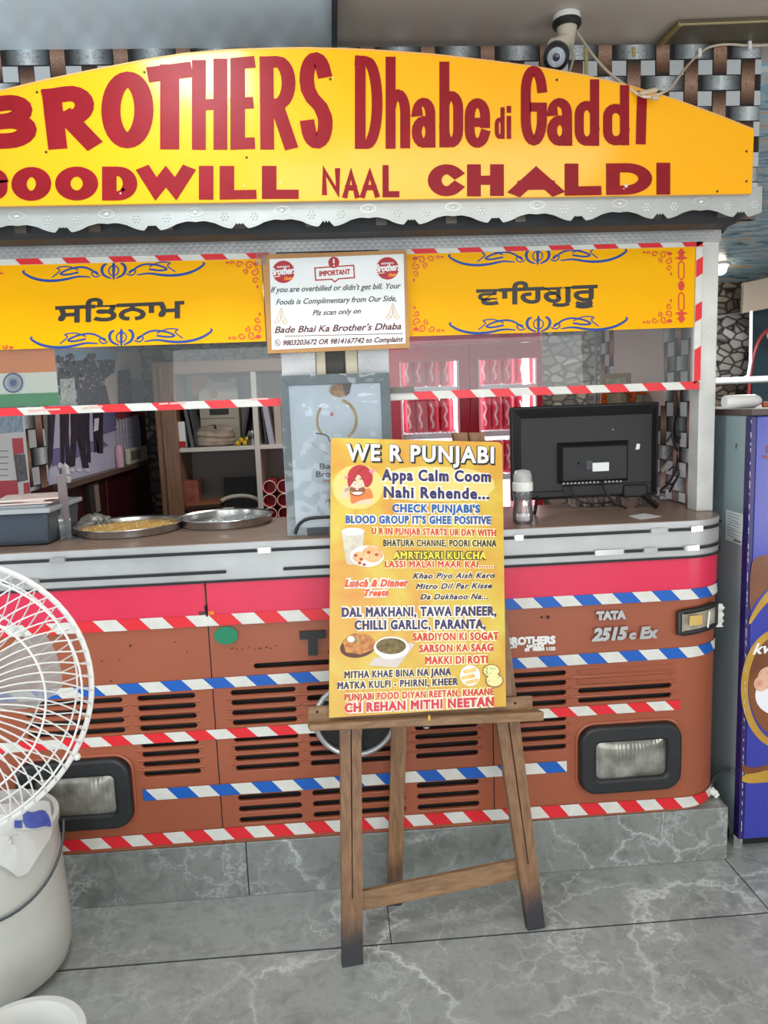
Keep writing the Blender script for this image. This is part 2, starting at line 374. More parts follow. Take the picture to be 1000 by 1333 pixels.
class Art:
    """flat art in measured 2D coordinates, laid on a plane of the scene by fn(x, y, off)"""
    def __init__(s, fn, off=.001): s.fn0 = fn; s.off = off; s.mb = MB(); s.k = 0
    def fn(s, x, y, o): return s.fn0(x, y, o+.00005*(s.k % 7))
    def poly(s, pts, off=None, m=None): s.k += 1; s.mb.poly([s.fn(x, y, s.off if off is None else off) for x, y in pts], m); return s
    def disc(s, cx, cy, rx, ry=None, n=24, off=None, m=None, rot=0):
        ry = ry or rx; c, q = math.cos(rot), math.sin(rot)
        return s.poly([(cx+rx*math.cos(2*math.pi*i/n)*c-ry*math.sin(2*math.pi*i/n)*q, cy+rx*math.cos(2*math.pi*i/n)*q+ry*math.sin(2*math.pi*i/n)*c) for i in range(n)], off, m)
    def ribbon(s, pts, w, closed=False, off=None, m=None, asp=1.0, sq=False):
        s.k += 1
        """stroke of width w; asp = horizontal nib / vertical nib; sq = square ends"""
        p = [V((x/asp, y)) for x, y in pts]; n = len(p); ws = w if isinstance(w, (list, tuple)) else [w]*n
        if sq and not closed:
            p[0] = p[0]+(p[0]-p[1]).normalized()*ws[0]/2; p[-1] = p[-1]+(p[-1]-p[-2]).normalized()*ws[-1]/2
        L = []; R = []
        for i in range(n):
            a = p[i]-p[i-1] if (i > 0 or closed) else p[1]-p[0]
            b = p[(i+1) % n]-p[i] if (i < n-1 or closed) else p[i]-p[i-1]
            a = a.normalized() if a.length > 1e-9 else b.normalized(); b = b.normalized() if b.length > 1e-9 else a
            t = (a+b); t = t.normalized() if t.length > 1e-6 else a
            nn = V((-t.y, t.x)); na = V((-a.y, a.x)); k = max(nn.dot(na), .45)
            ql = qr = ws[i]/2/k; cr = a.x*b.y-a.y*b.x
            if a.dot(b) > .75 and abs(cr) > 1e-4:       # keep the inside of tight bends from crossing itself
                la = (p[i]-p[i-1]).length if (i > 0 or closed) else 1e9; lb = (p[(i+1) % n]-p[i]).length if (i < n-1 or closed) else 1e9
                lim = .92*min(la, lb, (la+lb)/2)/abs(cr)
                if cr > 0: ql = min(ql, lim)
                else: qr = min(qr, lim)
            L.append(p[i]+nn*ql); R.append(p[i]-nn*qr)
        for side in (L, R):                             # collapse stretches that would run backwards
            for i in range(1, n):
                if (side[i]-side[i-1]).dot(p[i]-p[i-1]) <= 0: side[i] = side[i-1].copy()
        o = s.off if off is None else off
        rows = [[s.fn(x.x*asp, x.y, o) for x in L], [s.fn(x.x*asp, x.y, o) for x in R]]
        if closed: rows = [r+[r[0]] for r in rows]
        s.mb.sheet(rows, m); return s
    def ring(s, cx, cy, rx, ry, w, n=28, off=None, m=None, a0=0, a1=360):
        cl = (a1-a0) >= 360; k = n if cl else n+1
        return s.ribbon([(cx+rx*math.cos(math.radians(a0+(a1-a0)*i/n)), cy+ry*math.sin(math.radians(a0+(a1-a0)*i/n))) for i in range(k)], w, cl, off, m)
    def text(s, body, xl, yl, xr, yr, cap, bold=0.0, shear=0.0, off=None, m=None, dx=0, dy=0, fill=True, space=1.0):
        """lettering on a measured base line; bold widens every contour outwards"""
        vs, fs, loops, rk = glyphs(body, shear, space); x0 = min(v[0] for v in vs); x1 = max(v[0] for v in vs); o = s.off if off is None else off
        r = bold/2
        def q(v):
            u = (v[0]-x0)/(x1-x0); return (xl+r+(xr-xl-2*r)*u+dx, yl+(yr-yl)*u-v[1]/CAPH*cap+dy)
        pp = [q(v) for v in vs]
        if fill: s.mb.add([s.fn(x, y, o+.00008*(rk[i] % 3)) for i, (x, y) in enumerate(pp)], fs, m)
        if bold:
            for lp in loops:
                p = []
                for i in lp:
                    w = V(pp[i])
                    if not p or (w-p[-1]).length > 1e-4: p.append(w)
                n = len(p); out = []
                if n < 3: continue
                for i in range(n):
                    a = (p[i]-p[i-1]).normalized(); b = (p[(i+1) % n]-p[i]).normalized(); na = V((-a.y, a.x)); t = a+b
                    t = t.normalized() if t.length > 1e-5 else a; nn = V((-t.y, t.x)); kk = max(nn.dot(na), .6)
                    out.append(p[i]+nn*(r/kk))       # y points down here, so outside is the left normal
                oo = o+.00008*(rk[lp[0]] % 3)
                A = [s.fn(x.x, x.y, oo) for x in p]; B = [s.fn(x.x, x.y, oo) for x in out]
                s.mb.sheet([A+[A[0]], B+[B[0]]], m)
        return s
    def build(s, name, mats, parent=None): return s.mb.build(name, mats, parent, smooth=0, flip=False)

# painted block letters: skeletons in a unit box, y down
def arc(cx, cy, rx, ry, a0, a1, n=10): return [(cx+rx*math.cos(math.radians(a0+(a1-a0)*i/n)), cy+ry*math.sin(math.radians(a0+(a1-a0)*i/n))) for i in range(n+1)]
GL = {
 'B': [[(0, 1), (0, 0)], [(0, 0), (.45, 0)]+arc(.45, .24, .46, .24, -90, 90)+[(0, .48)], [(.3, .48), (.5, .48)]+arc(.5, .74, .5, .26, -90, 90)+[(0, 1)]],
 'R': [[(0, 1), (0, 0)], [(0, 0), (.45, 0)]+arc(.45, .26, .5, .26, -90, 90)+[(0, .52)], [(.42, .52), (.98, 1)]],
 'O': [arc(.5, .5, .5, .5, -90, 270, 32)],
 'T': [[(0, 0), (1, 0)], [(.5, 0), (.5, 1)]],
 'H': [[(0, 0), (0, 1)], [(1, 0), (1, 1)], [(0, .5), (1, .5)]],
 'E': [[(1, 0), (0, 0), (0, 1), (1, 1)], [(0, .5), (.85, .5)]],
 'S': [arc(.5, .25, .5, .25, -20, -180, 10)+[(.06, .36), (.3, .47), (.75, .58), (.97, .7)]+arc(.5, .76, .5, .24, 0, 170, 10)],
 'D': [[(0, 0), (0, 1)], [(0, 0), (.4, 0)]+arc(.4, .5, .6, .5, -90, 90, 16)+[(0, 1)]],
 'G': [arc(.5, .3, .5, .3, -10, -180, 12)+arc(.5, .7, .5, .3, 180, 0, 12)+[(1, .52), (.55, .52)]],
 'W': [[(0, 0), (.26, 1), (.5, .25), (.74, 1), (1, 0)]],
 'I': [[(.5, 0), (.5, 1)]],
 'L': [[(0, 0), (0, 1), (1, 1)]],
 'N': [[(0, 1), (0, 0), (1, 1), (1, 0)]],
 'A': [[(0, 1), (.5, 0), (1, 1)], [(.2, .66), (.8, .66)]],
 'C': [arc(.55, .5, .55, .5, -42, -318, 24)],
 'h': [[(0, 0), (0, 1)], [(0, .62)]+arc(.5, .62, .5, .22, 180, 360, 10)+[(1, 1)]],
 'a': [[(.05, .52)]+arc(.5, .55, .48, .17, 190, 360, 9)+[(1, 1)], arc(.5, .83, .5, .17, 0, 360, 16)],
 'b': [[(0, 0), (0, 1)], [(0, .55)]+arc(.5, .55, .5, .17, 180, 360, 9)+arc(.5, .83, .5, .17, 0, 180, 9)],
 'e': [[(.12, .68), (.9, .68)], [(1, .7)]+arc(.5, .58, .5, .2, 0, -180, 10)+arc(.5, .8, .5, .2, 180, 20, 10)],
 'd': [[(1, 0), (1, 1)], [(1, .55)]+arc(.5, .55, .5, .17, 0, -180, 9)+arc(.5, .83, .5, .17, 180, 0, 9)],
 'i': [[(.5, .38), (.5, 1)], [(.5, .04), (.5, .12)]],
}
def block(art, ch, quad, hw, vw, m=None):
    """quad = ((xl, yt), (xr, yt2), (xr2, yb2), (xl2, yb)) outer box of the painted letter"""
    (ax, ay), (bx, by), (cx, cy), (dx, dy) = quad; asp = hw/vw
    w = (bx-ax+cx-dx)/2; h = (dy-ay+cy-by)/2; iu = hw/2/w; iv = vw/2/h
    for st in GL[ch]:
        pts = []
        for u, v in st:
            U = iu+(1-2*iu)*u; Vv = iv+(1-2*iv)*v
            if ch == 'I': U = .5
            tx = ax+(bx-ax)*U; ty = ay+(by-ay)*U; ox = dx+(cx-dx)*U; oy = dy+(cy-dy)*U
            pts.append((tx+(ox-tx)*Vv, ty+(oy-ty)*Vv))
        closed = ch == 'O' or (abs(st[0][0]-st[-1][0])+abs(st[0][1]-st[-1][1]) < 1e-6 and len(st) > 8)
        art.ribbon(pts[:-1] if closed else pts, vw, closed, m=m, asp=asp, sq=True)

# ------------------------------------------------------------------ shared materials
M_black = mat('black_plastic', '#1c1c1e', .45)
M_dark = mat('dark_void', '#0b0a0a', .8)
M_white = mat('white_paint', '#e6e6e2', .5)
M_silver = mat('silver_sheet', '#b9bbbb', .42, .35, var=(8, .25, '#a3a5a4'))
M_steel = mat('stainless_steel', '#c8c8c6', .22, .95)
M_chrome = mat('chrome_lettering', '#c9cac9', .28, .8)
M_check = checkerplate('checker_plate', '#b4b5b3')
M_yellow = mat('yellow_enamel', '#eaa200', .3, var=(2.5, .35, '#f0ac00'), spec=.2, coat=.5)
M_maroon = mat('maroon_sign_paint', '#8c1420', .4, var=(14, .3, '#7a0e17'), spec=.2)
M_red = mat('red_tape', '#d8232e', .35)
M_blue = mat('blue_tape', '#0f58b0', .35)
M_twhite = mat('white_tape', '#d9d9d2', .4, var=(30, .25, '#c9c9c0'))
M_rust = mat('rust_brown_paint', '#934e35', .33, var=(3.5, .3, '#9e573b'), bump=(6, .05))
M_pink = mat('pink_paint', '#cf2a4a', .3, var=(4, .3, '#d83656'), coat=.1, spec=.35)
M_glass = glassmat('clear_glass', '#f7fafa', .03, .015, .7)
M_clear = glassmat('clear_plastic', '#eef2f2', .12, .06, 1.2)

# ------------------------------------------------------------------ setting
Mfl = marble('grey_marble_tile', '#7b807c', '#999d99', '#d2d6d2')
Mpl = marble('grey_marble_plinth', '#656a67', '#828682', '#cfd3d0', 3.3)
Mgr = mat('dark_grout', '#1a1e22', .8)
b = MB(); b.cur = 1; b.box(-3.6, 3.6, -4.6, 2.6, -.08, -.004); b.cur = 0
xs = [-3.6, -1.75, 1.65, 3.6]
ys = [-4.6, -3.69, -2.47, -1.25+.002, -.250]
xr = F(947, 1123).x
for j in range(len(ys)-1):
    for i in range(len(xs)-1):
        o = .3+.61*(j % 2)*(j < 2)
        b.box(xs[i]+.0015+o-.3, xs[i+1]-.0015+o-.3, ys[j]+.003, ys[j+1]-.003, -.006, 0)
xq = F(506, 1200).x
for x0, x1 in ((-3.6, -1.103), (-1.1, xq), (xq+.0025, xr), (xr+.005, 3.6)):
    b.box(x0, x1, -.244, 2.6, -.006, 0)
tag(b.build('floor', [Mfl, Mgr], smooth=0), kind='structure')

b = MB(); b.cur = 0
b.box(-1.12, P(322, 1130).x-.0012, 0, .5, 0, .174); b.box(P(322, 1130).x+.0012, 1.166, 0, .5, 0, .174)
b.box(-1.12, 1.166, .004, .5, 0, .172, m=1)
tag(b.build('trim_1', [Mpl, Mgr], smooth=0, bevel=.003), kind='structure')

ZC = P(500, 61, .36).z
Mcl = mat('pale_blue_ceiling', '#dceffa', .2, var=(1.6, .3, '#e6f4fb'))
Mcr = mat('taupe_ceiling', '#c9bcb0', .35, var=(1.6, .4, '#b8aca0'))
xsm = P(436, 30, .2).x
tag(MB().box(-2.2, xsm-.006, -3.4, .40, ZC, ZC+.05).build('ceiling', Mcl, smooth=0), kind='structure')
tag(MB().box(xsm+.004, 3.2, -3.4, .52, ZC+.012, ZC+.06).build('ceiling', Mcr, smooth=0), kind='structure')
tag(MB().box(xsm-.009, xsm+.007, -3.4, .36, ZC-.012, ZC+.012).build('trim_2', mat('dark_trim', '#3b4247', .4), smooth=0), kind='structure')

# woven-band wallpaper -----------------------------------------------------
Mwv_d = mat('weave_dark', '#15120f', .5)
Mwv_s = band_mat('weave_silver_band', [(0, '#1b1d1e'), (.22, '#72787b'), (.5, '#d2dadd'), (.78, '#72787b'), (1, '#1b1d1e')])
Mwv_b = band_mat('weave_bronze_band', [(0, '#2a1c15'), (.2, '#6b4a38'), (.5, '#a88672'), (.8, '#6b4a38'), (1, '#2a1c15')])
Mwv_w = mat('weave_white_square', '#b9bfc2', .5)
def weave(name, org, ux, uz, w, h, n, pitch, kind='structure', thick=.03):
    """wall with the printed weave on its front: org = lower left, ux/uz unit vectors, n = facing"""
    org = V(org); ux = V(ux); uz = V(uz); n = V(n); b = MB()
    b.prism([org, org+ux*w, org+ux*w+uz*h, org+uz*h], -n*thick, 0)
    k = len(b.f)
    for i in range(k): b.uv[i] = [(0.5, .5)]*len(b.f[i])
    def q(u0, u1, v0, v1, off, m, along):
        u0c, u1c, v0c, v1c = max(0, u0), min(w, u1), max(0, v0), min(h, v1)
        if u1c-u0c < 1e-4 or v1c-v0c < 1e-4: return
        b.add([org+ux*u+uz*v+n*off for u, v in ((u0c, v0c), (u1c, v0c), (u1c, v1c), (u0c, v1c))], [(0, 1, 2, 3)], m)
        fu = lambda u: (u-u0)/(u1-u0); fv = lambda v: (v-v0)/(v1-v0)
        b.uv[len(b.f)-1] = [((fu(u) if along else fv(v)), .5) for u, v in ((u0c, v0c), (u1c, v0c), (u1c, v1c), (u0c, v1c))]
    bw = pitch*.46
    ni = int(w/pitch)+2; nj = int(h/pitch)+2
    for i in range(-1, ni):
        for j in range(-1, nj):
            q(i*pitch+bw+.01*pitch, (i+1)*pitch-.04*pitch, h-(j+1)*pitch+.03*pitch, h-j*pitch-bw-.04*pitch, .0006, 3, True)
            if (i+j) % 2: q(i*pitch-pitch*.62+bw/2, i*pitch+pitch*.62+bw/2+.12*pitch, h-j*pitch-bw, h-j*pitch, .0011, 1, True)
            else: q(i*pitch, i*pitch+bw, h-j*pitch-bw/2-pitch*.72, h-j*pitch-bw/2+pitch*.72, .0011, 2, False)
    return tag(b.build(name, [Mwv_d, Mwv_s, Mwv_b, Mwv_w], smooth=0), kind=kind)
xe = P(990, 120, .36).x
weave('wall_front', (-1.9, .36, 2.0), (1, 0, 0), (0, 0, 1), xe+1.9, ZC-2.0, (0, -1, 0), .0925)

tag(MB().box(-3.6, -1.17, .62, .70, 0, ZC).build('wall_left', mat('plain_grey_wall', '#b3b0a8', .6), smooth=0), kind='structure')
tag(MB().box(-3.6, -1.8, -3.4, .62, ZC, ZC+.05).build('ceiling', Mcl, smooth=0), kind='structure')
# booth interior ------------------------------------------------------------
YB = 2.4
Mint = mat('dim_cream_plaster', '#a59c92', .6)
Mpeb = pebbles('pebble_wallpaper', [(.1, '#8d8a87'), (.45, '#b3aea8'), (.7, '#d0ccc6'), (.95, '#ecebe8')], 15)
Mpeb2 = pebbles('brown_pebble_wallpaper', [(.1, '#4a4039'), (.5, '#857667'), (.95, '#b9aa98')], 13)
b = MB(); b.box(-1.16, 3.2, YB, YB+.06, 0, 2.3)
tag(b.build('wall_back', Mpeb2, smooth=0), kind='structure')
tag(MB().box(-1.16, 1.165, .50, YB, 1.97, 2.0).build('ceiling', mat('booth_ceiling', '#6c6763', .6), smooth=0), kind='structure')
PL = Plane((-1.10, 0, 0), (1, 0, 0))
zl = PL.at(130, 614).z; yl1 = PL.at(199, 560).y; y_l0 = PL.at(63, 600).y
Mmar = mat('maroon_laminate', '#3d1118', .35, var=(6, .3, '#2c0b11'))
b = MB(); b.box(-1.16, -1.10, .46, YB, zl, 1.97, 1); b.box(-1.16, -1.095, .46, YB, 0, zl, 0); b.box(-1.10, -1.055, y_l0, YB, zl-.022, zl, 2)
tag(b.build('wall_left', [Mmar, mat('grey_wall_print', '#77736f', .6), mat('dark_wood_ledge', '#5b4a40', .4)], smooth=0), kind='structure')
weave('wall_right', (1.150, 1.09, 1.09), (0, -1, 0), (0, 0, 1), .87, .88, (-1, 0, 0), .10, thick=.02)

# sloping printed soffit over the passage on the right
Msk, nt, bs = node_mat('printed_wave_soffit', .25)
tc = nt.nodes.new('ShaderNodeTexCoord'); mp = nt.nodes.new('ShaderNodeMapping'); mp.inputs['Scale'].default_value = (2.2, 9, 9)
nt.links.new(tc.outputs['Object'], mp.inputs['Vector'])
nn = nt.nodes.new('ShaderNodeTexNoise'); nn.inputs['Scale'].default_value = 2.6; nn.inputs['Detail'].default_value = 7; nn.inputs['Distortion'].default_value = 1.1
nt.links.new(mp.outputs[0], nn.inputs['Vector'])
rr = ramp(nt, [(.30, '#5d7280'), (.45, '#98bccd'), (.55, '#bcd6e2'), (.66, '#d6c4aa'), (.78, '#7890a0')]); nt.links.new(nn.outputs['Fac'], rr.inputs['Fac'])
nt.links.new(rr.outputs['Color'], bs.inputs['Base Color'])
zf = P(965, 367, YB).z
b = MB(); A = V((1.17, .52, ZC-.02)); B_ = V((3.2, .52, ZC-.02)); C_ = V((3.2, YB, zf)); D_ = V((1.17, YB, zf))
b.prism([A, B_, C_, D_], (0, .02, .05))
tag(b.build('ceiling', Msk, smooth=0), kind='structure')
tag(MB().box(3.14, 3.2, -3.4, YB, 0, ZC).build('wall_right', Mint, smooth=0), kind='structure')

# ------------------------------------------------------------------ front of the stall: the lorry
XL, XR, RC, ZB, ZT = -.967, 1.015, .15, .178, .972
def path(s, off=0.0):
    """point on the cab front: flat between XL and XR, quarter rounds, then straight back"""
    h = RC*math.pi/2
    if XL <= s <= XR: return V((s, -off, 0))
    e = (s-XR) if s > XR else (XL-s); sg = 1 if s > XR else -1; x0 = XR if s > XR else XL
    if e <= h: a = e/RC; return V((x0+sg*math.sin(a)*(RC+off), RC-math.cos(a)*(RC+off), 0))
    return V((x0+sg*(RC+off), RC+e-h, 0))
SEND = RC*math.pi/2+.30
def srange(s0, s1, k=.02):
    out = [s0]; c = [XL-RC*math.pi/2, XL, XR, XR+RC*math.pi/2]
    n = int((s1-s0)/k)
    pts = sorted([s0+(s1-s0)*i/max(n, 1) for i in range(n+1)]+[q for q in c if s0 < q < s1])
    return [p for i, p in enumerate(pts) if (p > XR-.001 or p < XL+.001 or i in (0, len(pts)-1) or True)]
def strip(mb, s0, s1, z0, z1, off, m=None, slant=0.0):
    """ribbon on the path; z0, z1 numbers or functions of s; slant moves the lower edge along s"""
    f0 = z0 if callable(z0) else (lambda s: z0); f1 = z1 if callable(z1) else (lambda s: z1)
    flat = s0 >= XL and s1 <= XR
    ss = [s0, s1] if flat else srange(s0, s1, .025)
    up = []; lo = []
    for s in ss:
        p = path(s, off); up.append(V((p.x, p.y, f1(s))))
        p = path(s+slant, off); lo.append(V((p.x, p.y, f0(s+slant))))
    mb.sheet([lo, up], m); return mb

truck = thing('lorry_cab_front', 'rust brown lorry cab front with pink band and striped tapes built into the counter', 'truck front', (.024, .1, ZB))
rowsU = [.640, .610, .579, .549]; rowsM = [.498, .469, .439, .409]; rowsL = [.315, .280, .245]
colsX = {'A': (-.915, -.638), 'B': (-.600, -.432), 'C': (-.334, -.144), 'D': (-.115, .166), 'E': (.197, .389), 'F': (.484, .657), 'G': (.690, .980)}
def slot(x0, x1, z, h=.0205): return rrect(x0, x1, z-h/2, z+h/2, h/2-.0005, 4)
pan = {'L': (XL, -.3855), 'M': (-.3795, .4295), 'R': (.4355, XR)}
holes = {'L': [], 'M': [], 'R': []}
for c, p, g in (('A', 'L', 'U'), ('B', 'L', 'UM'), ('C', 'M', 'UML'), ('D', 'M', 'UML'), ('E', 'M', 'UML'), ('F', 'R', 'UM'), ('G', 'R', 'u')):
    x0, x1 = colsX[c]
    if 'U' in g: holes[p] += [slot(x0, x1, z) for z in rowsU]
    if 'u' in g: holes[p] += [slot(x0, x1, z+.002) for z in rowsU[2:]]
    if 'M' in g: holes[p] += [slot(x0, x1, z) for z in rowsM]
    if 'L' in g: holes[p] += [slot(x0, x1, z, .0225) for z in rowsL]
holes['M'].append(slot(-.263, .311, .7165, .020))
for k in 'LMR':
    x0, x1 = pan[k]
    vs, fs = holed([(x0, ZB), (x1, ZB), (x1, ZT), (x0, ZT)], holes[k], .010, .0022)
    b = MB(); b.add([V((v.x, .0072-v.z, v.y)) for v in vs], fs)
    # pressed ribs between the rows of slots
    for c, p in (('B', 'L'), ('C', 'M'), ('D', 'M'), ('E', 'M'), ('F', 'R'), ('A', 'L'), ('G', 'R')):
        if p != k: continue
        a0, a1 = colsX[c]
        for z in [.6245, .5945, .564]+([.4835, .454, .424] if c not in 'AG' else []):
            b.tube([(a0-.012, .0015, z), (a0-.004, -.0012, z), (a1+.004, -.0012, z), (a1+.012, .0015, z)], .0042, 6)
    if k == 'R':
        for z in rowsU[:2]: b.tube([V((x, -.001, zz)) for x, zz in slot(.690, .980, z+.004, .0155)], .003, 6, closed=True)
    b.build('cab_panel', M_rust, truck, smooth=30)
for s0, s1 in ((XR, XR+SEND), (XL-SEND, XL)): strip(MB(), s0, s1, ZB, ZT, .0).build('cab_corner', M_rust, truck)
MB().box(XL+.01, XR-.01, .022, .03, ZB, ZT).build('grille_backing', M_dark, truck, smooth=0)
for x in (-.3825, .4325): MB().tube([(x+.0008*math.sin(i*2.1), .004, ZB+.004+(.905-ZB)*i/24) for i in range(25)], .0042, 6).build('panel_seam', M_dark, truck)
b = MB()
for s0, s1 in ((XL-SEND, -.386), (-.379, XR+SEND)): strip(b, s0, s1, lambda s: .862+.002*math.sin(s*3), ZT, .0035)
b.build('pink_band', M_pink, truck)
b = MB(); b.tube([(-.386, -.006, .905), (-.384, -.007, .89), (-.3825, -.006, .874)], .003); b.box(-.405, -.388, -.0055, -.004, .874, .889, 1); b.box(-.379, -.362, -.0055, -.004, .872, .888, 2)
b.build('torn_corner', [M_dark, mat('torn_dark_film', '#5a3328', .7), mat('orange_film', '#e57a1e', .5)], truck)

# hazard tapes ---------------------------------------------------------------
def tape(name, s0, s1, z0, z1, col, off, per=.128, ph=0.0, slant=.030, round_end=None):
    b = MB(); n = int((s1-s0+.3)/(per/2)); f0 = z0 if callable(z0) else (lambda s: z0); f1 = z1 if callable(z1) else (lambda s: z1)
    for i in range(-2, n+2):
        a = s0+ph+i*per/2; e = a+per/2; m = i % 2
        a2 = max(a, s0-slant if not round_end else s0); e2 = min(e, s1)
        if e2-a2 < .002: continue
        # clip the slanted stripe at both tape ends
        q = [(a, 1), (e, 1), (e+slant, 0), (a+slant, 0)]
        k = 10 if (a2 < XL or e+slant > XR) else 1
        up = []; lo = []
        for t in range(k+1):
            su = a+(e-a)*t/k; sl = su+slant
            su = min(max(su, s0), s1); sl = min(max(sl, s0), s1)
            p = path(su, off); up.append(V((p.x, p.y, f1(su))))
            p = path(sl, off); lo.append(V((p.x, p.y, f0(sl))))
        b.sheet([lo, up], m)
    return b.build(name, [M_twhite, col], truck, smooth=0)
c2 = lambda x, y: (x/3.333, 740+y/3.333)
c4 = lambda x, y: (640+x/2.778, 740+y/2.778)
sx = lambda px, py: P(px, py).x
tape('hazard_tape', XL-.25, .20, .8455, .8785, M_red, .0065, .1285, (sx(121, 805)-(XL-.25)) % .1285-.1285)
tape('hazard_tape', .20, XR+.235, .8455, .8775, M_blue, .0065, .118, (sx(*c4(75, 107))-.20) % .118-.118)
tape('hazard_tape', XL-.25, XR+.235, lambda s: .6585+.006*(s+.4)/1.0*(1 if s < .5 else .9), lambda s: .690+.0065*(s+.4), M_blue, .0032, .122, (sx(*c4(165, 318))+.061-(XL-.25)) % .122-.122)
tape('hazard_tape', XL-.25, 1.004, .5045, .5345, M_red, .0032, .119, (sx(*c4(205, 510))+.0595-(XL-.25)) % .119-.119)
tape('hazard_tape', -.605, .655, .3295, .3645, M_blue, .0032, .122, (sx(*c2(725, 955))+.061+.605) % .122-.122)
tape('hazard_tape', XL-.25, XR+.16, lambda s: .189-.004*(s > .5), lambda s: .2225+.004*math.sin((s+.9)*2), M_red, .0032, .119, (sx(*c4(175, 857))+.0595-(XL-.25)) % .119-.119)

# head lamps, indicators, badges ----------------------------------------------
M_rub = mat('black_rubber_bezel', '#1b1d1f', .42, var=(20, .3, '#26282a'))
Mlens, nt, bs = node_mat('ribbed_lamp_glass', .18)
tc = nt.nodes.new('ShaderNodeTexCoord'); wv = nt.nodes.new('ShaderNodeTexWave'); wv.inputs['Scale'].default_value = 26; wv.inputs['Distortion'].default_value = 3
nt.links.new(tc.outputs['Object'], wv.inputs['Vector'])
n3 = nt.nodes.new('ShaderNodeTexNoise'); n3.inputs['Scale'].default_value = 14; n3.inputs['Detail'].default_value = 6; nt.links.new(tc.outputs['Object'], n3.inputs['Vector'])
rr = ramp(nt, [(.3, '#6c6b62'), (.5, '#97968c'), (.72, '#cacac4')]); nt.links.new(n3.outputs['Fac'], rr.inputs['Fac']); nt.links.new(rr.outputs['Color'], bs.inputs['Base Color'])
bp = nt.nodes.new('ShaderNodeBump'); bp.inputs['Strength'].default_value = .10; bp.inputs['Distance'].default_value = .003; nt.links.new(wv.outputs['Fac'], bp.inputs['Height']); nt.links.new(bp.outputs['Normal'], bs.inputs['Normal'])
bs.inputs['Metallic'].default_value = .45
def headlamp(xa, xb):
    za, zb = .268, .465
    vs, fs = holed(rrect(xa, xb, za, zb, .045, 6), [rrect(xa+.034, xb-.030, za+.030, zb-.034, .022, 5)], .022, .008)
    rim = rrect(xa-.012, xb+.012, za-.012, zb+.012, .052, 6)
    MB().tube([(x, -.001, z) for x, z in rim], .0055, 8, closed=True).build('lamp_recess_lip', M_rust, truck)
    o = MB().add([V((v.x, -.008-v.z, v.y)) for v in vs], fs).build('headlamp_bezel', M_rub, truck, smooth=50)
    # bowed glass
    x0, x1, z0, z1 = xa+.030, xb-.026, za+.026, zb-.030; rows = []
    for i in range(9):
        r = []
        for j in range(13):
            u = j/12; w = i/8; bulge = .020*(1-(2*u-1)**4)*(1-(2*w-1)**4)
            r.append(V((x0+(x1-x0)*u, -.006-bulge, z0+(z1-z0)*w)))
        rows.append(r)
    MB().sheet(rows).build('headlamp_glass', Mlens, o, smooth=60)
    MB().tube([(x, -.012, z) for x, z in rrect(x0+.004, x1-.004, z0+.004, z1-.004, .02, 5)], .0035, 6, closed=True).build('glass_rim', mat('grey_rim', '#8a8a86', .35, .5), o)
headlamp(.698, .995); headlamp(-.947, -.640)
def indicator(s0, s1, z0, z1):
    pts = []; b = MB(); rows = []
    for i in range(11):
        s = s0+(s1-s0)*i/10; rows.append([path(s, .014)+V((0, 0, z0+.012*i/10)), path(s, .014)+V((0, 0, z1+.010*i/10))])
    b.sheet(rows); o = b.build('indicator_lens', mat('amber_clear_lens', '#8d8470', .2, .3, var=(24, .2, '#c7c3b4')), truck, solid=.012)
    loop = [path(s0+(s1-s0)*i/10, .012)+V((0, 0, z0-.004+.012*i/10)) for i in range(11)]+[path(s1-(s1-s0)*i/10, .012)+V((0, 0, z1+.004+.010*(10-i)/10)) for i in range(11)]
    MB().tube(loop, .0085, 8, closed=True).build('indicator_frame', M_black, truck)
    MB().tube([path(s0+(s1-s0)*.62, .022)+V((0, 0, z0+.01)), path(s0+(s1-s0)*.66, .022)+V((0, 0, z1+.0))], .0025).build('lens_divider', M_white, truck)
    rows = [[path(s0+(s1-s0)*u, .0215)+V((0, 0, z)) for u in (.2, .34, .48)] for z in (z0+.022, z0+.040, z0+.052)]
    MB().sheet(rows).build('amber_bulb', mat('amber_reflector', '#c9a85c', .35), truck, solid=.002)
indicator(.992, 1.125, .748, .806)
b = MB(); q = path(1.146, .016)
rows = [[q+V((dx+.004*math.sin(z*300), -.004+.002*math.cos(z*200), z)) for dx in (-.012, -.004, .004, .011)] for z in [.742+.006*i for i in range(13)]]
b.sheet(rows).build('torn_white_tape', M_twhite, truck, solid=.001)

FP = YP(0.0)
def fp(x, y, o): return FP.at(x, y, o)
def raised(art, name, m, th): return art.build(name, m, truck)
def emboss(name, m, items, th, y0=0.0):
    """raised metal letters: items = (body, xl, yl, xr, yr, cap, bold, shear)"""
    a = Art(lambda x, y, o: FP.at(x, y, o), .0045+th)
    for it in items: a.text(*it)
    o = a.build(name, m, truck); sd = o.modifiers.new('solid', 'SOLIDIFY'); sd.thickness = th; sd.offset = 0; return o
emboss('badge_lettering', M_chrome, [('TATA', *c4(374, 180), *c4(480, 176), 9.3, 2.2, 0)], .006)
emboss('badge_lettering', M_chrome, [('2515', *c4(358, 256), *c4(487, 249), 14.5, 2.6, .25), ('c', *c4(492, 249), *c4(517, 248), 10, 2.2, .2), ('Ex', *c4(530, 248), *c4(596, 244), 13.5, 2.4, .2)], .006)
a = Art(fp, .006)
block(a, 'T', ((390, 821.5), (424, 819.5), (424, 851.5), (391, 852.5)), 12, 10)
for x0 in (428, 508):
    block(a, 'A', ((x0, 820-(x0-428)*.055), (x0+36, 818-(x0-428)*.055), (x0+36, 849-(x0-428)*.055), (x0, 851-(x0-428)*.055)), 12, 9)
block(a, 'T', ((468, 817.5), (502, 815.5), (502, 847.5), (468, 849)), 12, 10)
